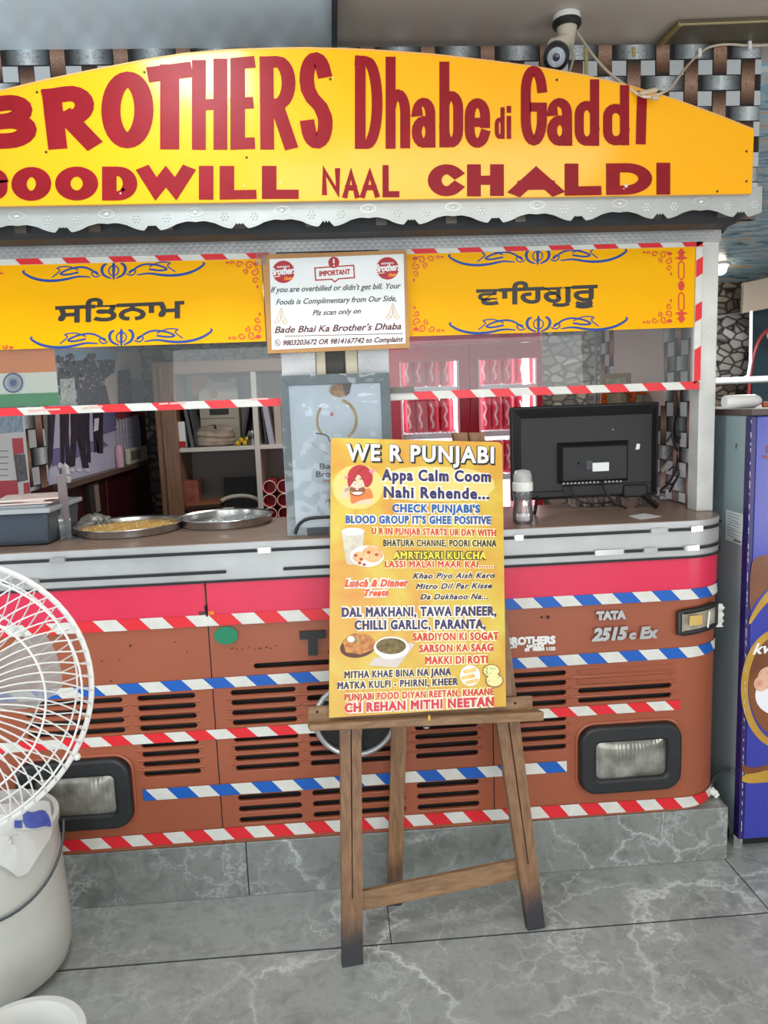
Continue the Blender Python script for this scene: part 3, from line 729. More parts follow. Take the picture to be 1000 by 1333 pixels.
o = a.build('grille_lettering', M_black, truck); sd = o.modifiers.new('solid', 'SOLIDIFY'); sd.thickness = .008; sd.offset = 0
a = Art(fp, .0042)
a.text('BROTHERS', *c4(52, 275), *c4(230, 269), 9, 1.8); a.text('DI', *c4(62, 286), *c4(90, 285), 4.5, 1.2); a.text('GADDI', *c4(125, 285), *c4(188, 283), 4.5, 1.2)
a.text('SR  98884 1132', *c4(118, 298), *c4(230, 293), 3.8, .9)
a.build('stencil_lettering', M_white, truck)
a = Art(lambda x, y, o: V((x, -o, y)), .0046); a.disc(-.3335, .8145, .034, .0265, 32)
a.build('round_sticker', mat('green_sticker', '#117a55', .45), truck)
a = Art(fp, .0042)
for x, y, r in ((111, 843.5, 1.5), (170, 840, 1.6), (145, 886, 1.2), (228, 835, 1), (244, 848, .9), (133, 860, 1), (713, 803, 2.4), (705, 803, 1.6)): a.disc(x, y, r, n=8)
for i in range(9): a.disc(303+i*7.3+random.uniform(-2, 2), 845-i*.4+random.uniform(-2, 2), random.uniform(.8, 2), .8, n=6)
for x, y in ((133, 860), (156, 859)): a.disc(x, y, 1.3, .8, n=6)
a.build('paint_chip', mat('chip_dark', '#3a1f17', .7), truck)
# round emblem with its T shaped bridge
em = MB(); cx, cz, R_ = .024, .545, .116
em.tube([(cx+R_*math.cos(i*math.pi/24), -.016, cz+R_*.94*math.sin(i*math.pi/24)) for i in range(48)], .0085, 8, closed=True)
for sg in (-1, 1): em.tube([(cx+sg*.006, -.017, cz-.105), (cx+sg*.010, -.017, cz-.05), (cx+sg*.022, -.017, cz+.02), (cx+sg*.06, -.017, cz+.065), (cx+sg*.095, -.017, cz+.072)], .007, 6)
em.build('round_emblem', M_chrome, truck)
MB().lathe([(0, 0), (.112, 0), (.112, .006), (0, .006)], (cx, -.004, cz), 40, (0, -1, 0)).build('emblem_backing', mat('black_mesh', '#141414', .6, bump=(120, .6)), truck)

# ------------------------------------------------------------------ counter
ZW = 1.083
ctr = thing('serving_counter', 'long serving counter with brushed silver edge and brown wood-grain top above the pink band', 'counter', (.024, .25, ZT))
b = MB(); strip(b, XL-SEND, XR+SEND, ZT, ZW-.002, .006)
b.build('silver_fascia', M_silver, ctr)
outl = [path(s, .004) for s in srange(XL-SEND, XR+SEND, .03)]
outl = [V((p.x, p.y, ZW-.022)) for p in outl]
b = MB(); b.prism(outl, (0, 0, .022)); b.build('worktop', wood('worktop_woodgrain', '#725a4c', '#97806f', (1.2, 22, 1), .3), ctr, smooth=20, bevel=.002)
M_line = mat('black_gap', '#15171a', .6)
for z, segs in ((P(654, 700).z, [(-1.25, -.80), (-.755, -.23), (-.19, .02), (.06, .50), (.53, .90), (.955, 1.02), (1.06, 1.22)]),
                (P(654, 725).z, [(-1.25, -.915), (-.83, -.32), (-.16, .30), (.33, .735), (.825, .88), (.925, 1.0), (1.05, 1.2)])):
    b = MB()
    for s0, s1 in segs: strip(b, s0, s1, z-.0045, z+.0045, .0122)
    b.build('fascia_gap', M_line, ctr, smooth=0)
    b = MB()
    for i, (s0, s1) in enumerate(segs[:-1]):
        g0, g1 = s1, segs[i+1][0]
        if g1-g0 < .1: strip(b, g0+.003, g1-.003, z-.008, z+.008, .0132)
    b.build('hinge', M_steel, ctr)
b = MB(); strip(b, XL-SEND, XR+SEND, ZT-.001, ZT+.006, .0118); b.build('lower_gap', M_line, ctr, smooth=0)

# ------------------------------------------------------------------ top sign board
YS = -.07
SG = YP(YS)
top_pts = [(-92, 152), (-60, 138), (0, 118.5), (60, 104), (120, 91.5), (190, 78), (240, 70), (300, 65), (360, 63), (400, 62.5), (440, 63.5), (480, 65), (560, 70.5), (640, 79.5), (700, 87.5), (760, 98), (820, 112), (880, 130), (940, 152), (982, 169)]
sign = thing('stall_sign', 'long arched yellow sign with hand-painted maroon lettering across the top of the stall', 'sign', SG.at(440, 265))
b = MB(); b.prism([SG.at(*p) for p in top_pts+[(979, 252), (-92, 270)]], (0, .014, 0)); b.build('sign_board', M_yellow, sign, smooth=30, bevel=.001)
a = Art(SG.at, .0006)
a.ribbon(top_pts[1:], 2.2, off=.0007)
a.build('sign_edge_trim', mat('tan_edge', '#d9a257', .5), sign)
def word(letters, hw, vw):
    a = Art(SG.at, .0012)
    for L in letters:
        ch, q = L[0], L[1]; block(a, ch, q, L[2] if len(L) > 2 else hw, L[3] if len(L) > 3 else vw)
    return a.build('lettering', M_maroon, sign)
def Q(x0, x1, y0, y1, b0, b1, sh=0): return ((x0, y0), (x1, y1), (x1+sh, b1), (x0+sh, b0))
word([('B', Q(-30, 46, 131, 117, 194, 193, 3)), ('R', Q(54, 122, 118, 106, 194, 193, 9)), ('O', Q(132, 200, 95, 92, 193, 193)), ('T', Q(192, 250, 88, 80, 195, 194, 0)),
      ('H', Q(250, 296, 79, 76, 195, 195), 18, 14), ('E', Q(300, 332, 76, 73, 195, 194), 19, 15), ('R', Q(338, 386, 74, 72, 195, 194, 1), 18, 15), ('S', Q(389, 431, 71, 66, 194, 193, 3), 19, 16)], 25, 20)
word([('D', Q(462, 498, 72, 76, 194, 194), 14, 13), ('h', Q(502, 534, 74, 74, 194, 193), 13, 13), ('a', Q(536, 567, 95, 95, 193, 192), 13, 12), ('b', Q(572, 603, 80, 82, 192, 192), 13, 12), ('e', Q(605, 638, 96, 96, 193, 192), 13, 12)], 13, 12)
word([('d', Q(644, 657, 139, 140, 181, 181), 5.5, 5.5), ('i', Q(659, 666, 136, 137, 181, 181), 6, 6)], 6, 6)
word([('G', Q(678, 712, 85, 87, 190, 189), 13, 12), ('a', Q(712, 745, 97, 97, 190, 190), 13, 12), ('d', Q(748, 780, 102, 104, 190, 190), 12, 12), ('d', Q(785, 819, 107, 112, 190, 189), 12, 12), ('I', Q(828, 844, 116, 121, 188, 188, -2), 13, 12)], 13, 12)
word([('G', Q(-34, 10, 219, 219, 262, 261)), ('O', Q(15, 67, 218, 217, 262, 261), 20, 13), ('O', Q(72, 128, 217, 217, 261, 261), 20, 13), ('D', Q(133, 179, 217, 217, 261, 261)), ('W', Q(180, 252, 217, 217, 254, 253), 19, 15),
      ('I', Q(258, 279, 216, 216, 260, 260)), ('L', Q(286, 334, 216, 216, 260, 259)), ('L', Q(341, 389, 216, 216, 259, 259))], 19, 12)
word([('N', Q(419, 443, 219, 219, 254, 254), 7, 7), ('A', Q(446, 468, 222, 222, 258, 258), 7, 7), ('A', Q(469, 494, 222, 222, 258, 257), 7, 7), ('L', Q(498, 520, 215, 215, 257, 257), 8, 8)], 7, 8)
word([('C', Q(557, 603, 214, 214, 256, 255), 18, 13), ('H', Q(608, 656, 214, 214, 256, 255), 18, 12), ('A', Q(664, 732, 221, 221, 255, 254), 20, 12), ('L', Q(735, 783, 213, 213, 255, 254), 18, 12), ('D', Q(789, 849, 213, 212, 254, 253), 18, 12), ('I', Q(852, 875, 212, 212, 254, 253), 18, 12)], 18, 12)
b = MB()
for px, py in ((188, 94), (48, 120), (321, 205), (725, 104), (979-45, 249), (972, 197), (972, 236), (235, 243), (430, 103), (652, 248), (60, 198)):
    b.ball(SG.at(px, py, .0), .0035, .002, .0035, 8)
b.build('nail_head', mat('rusty_nail', '#4a3a20', .5, .5), sign)
a = Art(SG.at, .0014)
for px, py, r in ((160, 247, 3.2), (157, 252, 1.4), (318, 242, 1.6), (815, 242, 3), (812, 246, 1.5), (365, 238, 1.3), (434, 101, 1.4), (440, 104, 1)): a.poly([(px+r*random.uniform(.5, 1.1)*math.cos(k), py+r*random.uniform(.5, 1.1)*math.sin(k)) for k in range(6)])
a.build('flaked_paint', mat('flake_grey', '#c9c3b0', .6), sign)

# ------------------------------------------------------------------ canopy edge with scalloped fringe
YF = -.052
fr = thing('scalloped_canopy', 'silver canopy edge with punched scalloped fringe under the yellow sign', 'canopy', (.024, .1, P(430, 300, YF).z))
zt = 1.992; zl0 = P(60, 303, YF).z; per = .2235; xc0 = P(82, 296, YF).x
def fz(x):
    t = ((x-xc0)/per) % 1.0; d = min(t, 1-t)
    if d < .035: return zl0+.0155-.006*abs(math.sin(d/.035*math.pi))
    if d < .09: return zl0+.014*(1-(d-.035)/.055)
    if d < .28: return zl0+.014*((d-.09)/.19)**1.6
    return zl0+.014+.008*math.sin((d-.28)/.22*math.pi/2)-.004*max(0, (d-.4)/.1)
x0, x1 = -1.135, 1.183; n = 620
tp = [V((x0+(x1-x0)*i/n, YF, zt)) for i in range(n+1)]; lo = [V((p.x, YF, fz(p.x))) for p in tp]
b = MB(); b.sheet([lo, tp])
for xs_ in (x0, x1):
    k = 120; b.sheet([[V((xs_, YF+.42*i/k, fz(YF+.42*i/k+.05))) for i in range(k+1)], [V((xs_, YF+.42*i/k, zt)) for i in range(k+1)]])
b.build('scalloped_fringe', mat('punched_silver', '#b4bab9', .38, .35, var=(7, .3, '#a0a29d')), fr, solid=.0015, smooth=0)
b = MB()
i = -6
while xc0+i*per < x1-.05:
    for t, kind in ((.17, 0), (.5, 1), (.83, 0)):
        x = xc0+(i+t)*per
        if not (x0+.02 < x < x1-.02): continue
        z = zl0+(.030 if kind == 0 else .042)
        if kind == 0:
            for k in range(6): b.ball((x+.0085*math.cos(k*1.047), YF, z+.0085*math.sin(k*1.047)), .0032, .0026, .0032, 6)
            b.ball((x, YF, z), .0032, .0026, .0032, 6)
        else:
            b.tube([(x+.020*math.cos(k*math.pi/8), YF, z+.010*math.sin(k*math.pi/8)) for k in range(16)], .0018, 5, closed=True); b.ball((x, YF, z), .006, .004, .005, 8)
    for k in range(30):
        x = xc0+(i+.06+.88*k/29)*per
        if x0+.01 < x < x1-.01: b.ball((x, YF, fz(x)+.006), .0013, .0014, .0013, 5)
    i += 1
b.build('embossed_studs', mat('stud_silver', '#c9cdcb', .35, .5), fr)
MB().box(-1.125, 1.172, YF+.01, .355, 1.978, 1.991).build('canopy_roof', mat('canopy_grey', '#53565a', .6), fr, smooth=0)
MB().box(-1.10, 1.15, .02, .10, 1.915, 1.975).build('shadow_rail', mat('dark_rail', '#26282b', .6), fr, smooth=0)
for k in range(12): MB().box(-1.0+k*.19, -1.0+k*.19+.03, .012, .02, 1.93, 1.97).build('roof_bracket', M_steel, fr, smooth=0)

# ------------------------------------------------------------------ stall frame
YW = .15
W = YP(YW)
fmx = lambda px, py: W.at(px, py).x
fmz = lambda px, py: W.at(px, py).z
frm = thing('serving_window', 'silver checker-plate frame of the serving window with hazard tape on its rails', 'window frame', (.024, .18, ZW))
xp0, xp1 = fmx(912, 400), fmx(934, 400)
zh0, zh1 = fmz(460, 327), fmz(500, 298)
b = MB(); b.box(-1.12, xp1, YW-.012, YW+.03, zh0, 1.974); b.build('header_plate', M_check, frm, smooth=0)
MB().box(-1.12, xp1, YW-.018, YW-.010, zh1-.004, zh1+.004).build('header_strip', M_steel, frm, smooth=0)
b = MB(); b.box(xp0, xp1, YW-.004, YW+.06, ZW, 1.975); b.build('end_post', checkerplate('end_post_plate', '#d0d0cb', '#bdbdb8', .12), frm, smooth=0, bevel=.003)
b = MB(); b.box(-1.10, -1.045, YW-.004, YW+.06, ZW, 1.975); b.build('end_post', M_check, frm, smooth=0, bevel=.003)
xm = [fmx(p, 472) for p in (366, 411, 424, 450, 466, 507)]
for i0, i1 in ((0, 1), (4, 5)): MB().box(xm[i0], xm[i1], YW, YW+.05, ZW, zh0).build('middle_post', M_check, frm, smooth=0, bevel=.002)
M_cream = mat('cream_channel', '#b5ac97', .5)
MB().box(xm[1], xm[2], YW+.006, YW+.05, ZW, zh0).build('channel_trim', M_cream, frm, smooth=0, bevel=.003)
MB().box(xm[3], xm[4], YW+.006, YW+.05, ZW, zh0).build('channel_trim', M_cream, frm, smooth=0, bevel=.003)
MB().box(xm[2], xm[3], YW+.035, YW+.045, ZW, zh0).build('channel_backing', mat('channel_dark', '#54504c', .7), frm, smooth=0)
def rail(x0, x1, z0, z1, px_white, per, name='sill_rail', cols=(M_twhite, M_red)):
    MB().box(x0, x1, YW-.008, YW+.016, z0, z1).build(name, cols[0], frm, smooth=0, bevel=.002)
    b = MB(); n = int((x1-x0)/per)+3
    s = px_white+per/2
    while s-per > x0: s -= per
    sl = (z1-z0)*.9
    while s < x1:
        q = [(s, z1), (s+per/2, z1), (s+per/2+sl, z0), (s+sl, z0)]
        q = [(min(max(x, x0), x1), z) for x, z in q]
        if q[1][0]-q[0][0]+q[2][0]-q[3][0] > .004:
            b.poly([(x, YW-.0088, z) for x, z in q])
        s += per
    b.build('hazard_tape', cols[1], frm, smooth=0)
zr0, zr1 = fmz(200, 534.5), fmz(200, 524.2)
rail(-1.05, xm[0]+.004, zr0, zr1, fmx(163, 530), .152)
zq0, zq1 = fmz(700, 514.5), fmz(700, 504)
rail(xm[5]-.004, xp0, zq0, zq1, fmx(561, 510), .1165)
zu0, zu1 = fmz(200, 341), fmz(200, 331.5)
rail(-1.05, xm[0]+.004, zu0, zu1, fmx(110, 336), .128, 'top_rail')
zv0, zv1 = fmz(700, 327), fmz(700, 318.5)
rail(xm[5]-.02, xp0, zv0, zv1, fmx(622, 325), .134, 'top_rail')
# upright tape beside the end post
b = MB(); b.box(xp0-.020, xp0+.0005, YW-.008, YW+.016, zq0, zv1); b.build('side_rail', M_twhite, frm, smooth=0, bevel=.002)
b = MB()
for ya, yb in ((313, 322), (340, 362), (398, 420), (456, 500)):
    z1, z0 = fmz(905, ya), fmz(905, yb); b.poly([(xp0-.020, YW-.0088, z0), (xp0+.0005, YW-.0088, z0+.012), (xp0+.0005, YW-.0088, z1+.012), (xp0-.020, YW-.0088, z1)])
b.build('hazard_tape', M_red, frm, smooth=0)
MB().box(-1.045, xm[0], YW+.001, YW+.006, zr1-.002, zu0).build('window_pane', M_glass, frm, smooth=0)
MB().box(xm[5], xp0-.018, YW+.001, YW+.006, zq1-.002, zv0).build('window_pane', M_glass, frm, smooth=0)
a = Art(W.at, .0100)
for x0_, x1_, y0_ in ((38, 57, 535), (57, 82, 533.5), (108, 118, 531.5), (118, 137, 530), (208, 222, 526), (222, 244, 525.3), (326, 352, 519.8)):
    a.ribbon([(x0_, y0_), (x1_-2, y0_-.8)], 2.2)
a.build('tape_print', mat('pale_red_print', '#e9a9a2', .4), frm)
MB().box(fmx(508, 510), fmx(539, 510), YW-.013, YW-.008, fmz(520, 512), fmz(520, 504)).build('grey_tape_patch', mat('grey_patch', '#6f6a66', .6), frm, smooth=0)

# yellow panels with Gurmukhi words ---------------------------------------------
M_ink = mat('black_print', '#231f1d', .45)
M_bl = mat('blue_print', '#1c468f', .4, spec=.3)
M_rd = mat('red_print', '#cf3b22', .4)
YPN = YW-.004
PN = YP(YPN)
zp0, zp1 = PN.at(200, 449).z, PN.at(200, 340.5).z
zp0r, zp1r = PN.at(720, 432).z, PN.at(720, 326).z
def ornament(a, cx, cy, k, slope, flip=1):
    """scrolls either side of an emblem of a ring, sword and two curved blades"""
    def T(x, y): return (cx+x*k, cy+(y*flip)*k+slope*x*k)
    def rb(p, w): a.ribbon([T(*q) for q in chaikin(p, 2)], w)
    for s in (-1, 1):
        rb([(s*17, 5), (s*24, 8), (s*30, 2), (s*24, -1), (s*20, 3)], [1.6*k]*len(chaikin([0]*0 or [(0, 0)]*5, 2)))
        rb([(s*20, 4), (s*36, -7), (s*55, -6), (s*72, 1), (s*62, 3), (s*46, 0)], [2.4*k]*len(chaikin([(0, 0)]*6, 2)))
        n = len(chaikin([(0, 0)]*7, 2))
        rb([(s*30, 7), (s*46, 5), (s*64, 9), (s*84, 10), (s*104, 6), (s*119, -3), (s*116, -6)], [(1.2+2.2*math.sin(math.pi*i/n))*k for i in range(n)])
        rb([(s*46, -3), (s*60, -9), (s*76, -7), (s*68, -4), (s*80, 5)], [1.5*k]*len(chaikin([(0, 0)]*5, 2)))
        n = len(chaikin([(0, 0)]*5, 2))
        rb([(s*3, 10), (s*13, 6), (s*16, -2), (s*13, -8), (s*9, -9)], [(1.2+2.4*math.sin(math.pi*i/n))*k for i in range(n)])
    p = [T(6.5*math.cos(t), 6.5*math.sin(t)) for t in [i*math.pi/10 for i in range(20)]]
    a.ribbon(p, 1.5*k, True)
    a.poly([T(0, -12), T(2, -8), T(1.4, 9), T(0, 13), T(-1.4, 9), T(-2, -8)])
def curls(a, cx, cy, sx_, sy_, k):
    def T(x, y): return (cx+sx_*x*k, cy+sy_*y*k)
    def sp(x, y, r, t0, t1): a.ribbon([T(x+r*(1-.75*i/14)*math.cos(math.radians(t0+(t1-t0)*i/14)), y+r*(1-.75*i/14)*math.sin(math.radians(t0+(t1-t0)*i/14))) for i in range(15)], 1.5*k)
    sp(14, 7, 6, 200, 620); sp(28, 6, 5, 180, 560); sp(7, 16, 6, 260, -160); sp(6, 28, 4.5, 200, 560); sp(20, 15, 4, 90, 480); sp(38, 4, 3, 160, 470)
    a.disc(*T(5, 5), 4*k, 3*k, 8); a.disc(*T(44, 3), 2.5*k, 1.5*k, 8); a.disc(*T(3, 36), 1.5*k, 2.5*k, 8)
def panel(label, xa, xb, z0, z1):
    t = thing('scripture_panel', label, 'sign', ((xa+xb)/2, YPN, z0))
    MB().box(xa, xb, YPN, YPN+.004, z0, z1).build('sign_panel', mat('yellow_sticker', '#eeac00', .22, spec=.16), t, smooth=0)
    return t
t = panel('yellow panel with black Gurmukhi word, left of the white notice', -1.043, PN.at(344, 400).x, zp0, zp1)
a = Art(PN.at, .0012); a.text('ਸਿਤਨਾਮ', 72, 420, 240, 413, 22, 2.4); a.build('lettering', M_ink, t)
a = Art(PN.at, .0010); ornament(a, 148, 352.5, 1.0, -.045); a.build('blue_scroll', M_bl, t)
a = Art(PN.at, .0010); ornament(a, 158, 439, 1.0, -.045, 1); a.build('blue_scroll', M_bl, t)
a = Art(PN.at, .0010); curls(a, 338, 339, -1, 1, .95); curls(a, 341, 443, -1, -1, .95); curls(a, -40, 353, 1, 1, .95); curls(a, -38, 456, 1, -1, 1.2); a.build('red_curls', M_rd, t)
t = panel('yellow panel with black Gurmukhi word and red border column, right of the white notice', PN.at(529, 400).x, xp0-.021, zp0r, zp1r)
a = Art(PN.at, .0012); a.text('ਵਾਿਹਗੁਰੂ', 620, 397, 778, 391, 21, 2.4); a.build('lettering', M_ink, t)
a = Art(PN.at, .0010); ornament(a, 700, 333.5, .98, -.03); a.build('blue_scroll', M_bl, t)
a = Art(PN.at, .0010); ornament(a, 701, 422, .98, -.03, 1); a.build('blue_scroll', M_bl, t)
a = Art(PN.at, .0010); curls(a, 536, 332, 1, 1, .9); curls(a, 537, 433, 1, -1, .9); curls(a, 876, 326, -1, 1, .85); curls(a, 876, 422, -1, -1, .85)
a.disc(887, 372, 4.2, 6.5)
for cy in (352, 393): a.ribbon([(883.5, cy-9), (887, cy-12), (890.5, cy-9), (890.5, cy+9), (887, cy+12), (883.5, cy+9)], 1.5, True)
for cy, d in ((330, -1), (414, 1)):
    a.poly([(887, cy+d*7), (893, cy), (890, cy), (890, cy-d*4), (896, cy-d*6), (887, cy-d*9), (878, cy-d*6), (884, cy-d*4), (884, cy), (881, cy)])
a.build('red_border_column', M_rd, t)

# ------------------------------------------------------------------ white notice
YN = YW-.02
NO = YP(YN)
no = thing('notice_board', 'white printed notice on brown board taped between the two yellow panels', 'notice', NO.at(440, 457))
c = [(341, 331.5), (529.5, 325.5), (533.5, 453), (348.5, 460.5)]
b = MB(); b.prism([NO.at(*p) for p in c], (0, .010, 0)); b.build('backing_board', mat('brown_hardboard', '#a8773f', .5, var=(9, .3, '#b98a55')), no, smooth=0)
M_paper = mat('white_paper', '#dfe3e2', .35)
a = Art(NO.at, .0008); a.poly([(351, 337.5), (525.5, 330.5), (528, 447), (354, 455.5)]); a.build('paper', M_paper, no)
M_mar = mat('maroon_print', '#a8141f', .45); M_txt = mat('grey_ink', '#3a3434', .5); M_bmar = mat('dark_maroon_print', '#5a1418', .5)
for cx, cy in ((369, 354), (504.6, 349.5)):
    a = Art(NO.at, .0014); a.disc(cx, cy, 14.6, 14.6, 32); a.build('logo_disc', M_mar, no)
    a = Art(NO.at, .0020); a.text('Brothers', cx-16.5, cy+4.6, cx+17, cy+2, 9.0, .9, .25); a.text('BADE BHAI KA', cx-8, cy-5, cx+8, cy-6, 2.2, .2); a.ribbon([(cx-16, cy+7), (cx-4, cy+5.6)], 1.0); a.build('logo_lettering', M_paper, no)
    a = Art(NO.at, .0022); a.text('Dhaba', cx+1, cy+10.8, cx+12, cy+10, 4, .5, .2); a.build('logo_lettering', mat('orange_print', '#f08c2a', .5), no)
a = Art(NO.at, .0014)
a.ribbon([(410, 349), (460.5, 345.5), (461.5, 361.5), (441, 363), (436, 367), (432, 363.6), (411, 364.8)], 1.7, True); a.disc(434.6, 341.8, 7.2, 7.4)
a.text('IMPORTANT', 415.5, 359.5, 456, 356.8, 6.2, .7); a.build('warning_box', M_mar, no)
a = Art(NO.at, .002); a.ribbon([(434.4, 337), (434.7, 343)], 2); a.disc(434.8, 346, 1.1); a.build('exclamation_mark', M_paper, no)
a = Art(NO.at, .0014)
a.text("If you are overbilled or didn't get bill. Your", 352.5, 380.8, 522, 375.4, 7.0, .35, .3)
a.text("Foods is Complimentary from Our Side,", 359.5, 396.8, 516, 391.8, 7.0, .35, .3)
a.text("Plz scan only on", 407, 410.6, 470, 408, 6.6, .35, .3)
a.build('lettering', M_txt, no)
a = Art(NO.at, .0014); a.text("Bade Bhai Ka Brother's Dhaba", 357.5, 433.5, 522.5, 428.6, 8.2, .55, .3); a.build('lettering', M_bmar, no)
a = Art(NO.at, .0014); a.ribbon([(371, 437.6), (525, 434.2)], .8)
a.text("9803203672 OR 9814167742 to Complaint", 368.5, 449.6, 525, 444.6, 6.4, .5, .3)
a.ring(361.5, 446.4, 3.4, 4, .7); a.ribbon(chaikin([(360, 444), (360.4, 447), (363, 448.6)]), 1.1); a.build('lettering', M_bmar, no)
a = Art(NO.at, .0014)
for cx, cy in ((366, 411), (511.5, 405)):
    for s in (-1, 1):
        a.ribbon(chaikin([(cx, cy-10), (cx+s*2.4, cy-4), (cx+s*4.2, cy+3), (cx+s*9, cy+8), (cx+s*6, cy+11), (cx+s*2, cy+8), (cx+s*.4, cy+3), (cx, cy-6)]), .8)
        a.ribbon([(cx+s*5, cy+5), (cx+s*2.5, cy+8.5)], .8)
a.build('praying_hands', mat('gold_print', '#c9a163', .5), no)
b = MB(); q = NO.at(340, 332, .001)
b.sheet([[NO.at(x, y, .0015+.0012*math.sin(x*1.7+y)) for x in (333, 337, 341, 347)] for y in (329, 334, 340, 345)]); b.build('clear_tape', M_clear, no)

# ------------------------------------------------------------------ framed poster leaning on the middle posts
lean = (V((0, .060, ZW)), V((0, .113, 1.475)))
u = (lean[1]-lean[0]).normalized(); nrm = V((1, 0, 0)).cross(u)
PF = Plane(lean[0], nrm)
po = thing('framed_poster', 'grey framed white poster still in clear plastic wrap, leaning against the middle posts', 'poster', PF.at(440, 695))
fo = [(363.5, 489), (507, 485), (515, 694), (375, 698)]; fi = [(375.5, 502), (495.5, 498), (502, 684), (385, 687)]
b = MB()
M_frame = mat('grey_frame', '#5a666b', .4, var=(18, .25, '#6b777b'))
for i in range(4):
    j = (i+1) % 4
    q = [PF.at(*fo[i], .004), PF.at(*fo[j], .004), PF.at(*fi[j], .004), PF.at(*fi[i], .004)]
    b.prism(q, -PF.n*.018)
b.build('frame', M_frame, po, smooth=0, bevel=.0015)
b = MB(); b.prism([PF.at(*p, -.004) for p in [(370, 496), (501, 492), (508, 689), (380, 692)]], -PF.n*.006)
b.build('poster_sheet', mat('pale_blue_paper', '#c9d5dd', .3), po, smooth=0)
M_gold = mat('dark_gold_print', '#8f6f3c', .4, var=(30, .3, '#b99a5b'))
M_grey = mat('grey_print', '#3c4046', .5)
a = Art(PF.at, -.0030)
a.ring(439, 547, 25, 27, 4, a0=-75, a1=55); a.ring(439, 547, 26, 28, 3.0, a0=140, a1=215); a.ring(441, 507, 12, 9, 1.2); a.build('ring_print', M_gold, po)
a = Art(PF.at, -.0032); a.disc(442, 508, 12, 9); a.build('portrait_print', mat('amber_print', '#c08a4a', .5, var=(40, .2, '#6d3f28')), po)
a = Art(PF.at, -.0028); a.poly([(446, 500), (458, 499), (455, 512), (450, 516)]); a.ribbon(chaikin([(411, 564), (420, 565), (427, 567), (429, 574)]), 1.6); a.ribbon([(429, 574), (433, 574)], 1.5); a.build('dark_print', mat('brown_print', '#43302a', .5), po)
a = Art(PF.at, -.0028)
a.text('Bade', 416, 610.5, 446, 609.5, 7, .5); a.text('Brothers', 411.5, 620.8, 458, 619.5, 7, .5); a.text('M', 424, 655, 430, 654.8, 5, .2); a.build('lettering', M_grey, po)
a = Art(PF.at, -.0028); a.text('Dhaba', 421.5, 627.8, 440, 627.2, 3.2, .4); a.disc(432, 539, 2.6)
for i in range(8): a.disc(404+i*3.6, 576+i*2.5, 1.1, .9, 6)
a.build('red_print', mat('faded_red_print', '#c46a6a', .5), po)
# crinkled clear wrap over the frame
rows = []
def quad_uv(c, u_, v_): 
    (ax, ay), (bx, by), (cx, cy), (dx, dy) = c
    tx, ty = ax+(bx-ax)*u_, ay+(by-ay)*u_; ox, oy = dx+(cx-dx)*u_, dy+(cy-dy)*u_
    return (tx+(ox-tx)*v_, ty+(oy-ty)*v_)
rg = random.Random(3)
crease = [(rg.random(), rg.random(), rg.uniform(.02, .06), rg.uniform(-1, 1)) for _ in range(90)]
for i in range(46):
    r = []
    for j in range(32):
        u_, v_ = j/31, i/45
        h = .0058+.0009*math.sin(37*u_+21*v_)*math.sin(29*v_-11*u_)
        for cu_, cv_, cr, am in crease:
            d = abs((u_-cu_)*math.cos(am*3)+(v_-cv_)*math.sin(am*3)); e = math.hypot(u_-cu_, v_-cv_)
            if e < cr*2.2 and d < .02: h += .0022*(1-d/.02)
        r.append(PF.at(*quad_uv(fo, u_, v_), h))
    rows.append(r)
MB().sheet(rows).build('plastic_wrap', glassmat('crinkled_wrap', '#f8fafb', .05, .08, 1.2), po, smooth=25)
b = MB(); FZ = P(388, 690, .03)
pts = [PF.at(384.5, 695, .012), PF.at(388, 684, .014), PF.at(396, 677, .015), PF.at(408, 674, .016), PF.at(430, 673, .016), PF.at(470, 672, .016), PF.at(500, 672, .016)]
b.tube([V(p) for p in chaikin([tuple(p) for p in pts], 2)], .0048, 8)
o = b.build('curved_black_tube', M_black); top('wire_stand', 'black curved tube stand in front of the framed poster', 'stand', o)
o = MB().box(PF.at(400, 690, .02).x, PF.at(428, 690).x, .045, .049, ZW+.002, ZW+.022).build('card', M_grey); top('sticker_tag', 'small grey tag lying before the framed poster, half behind the menu board', 'tag', o)

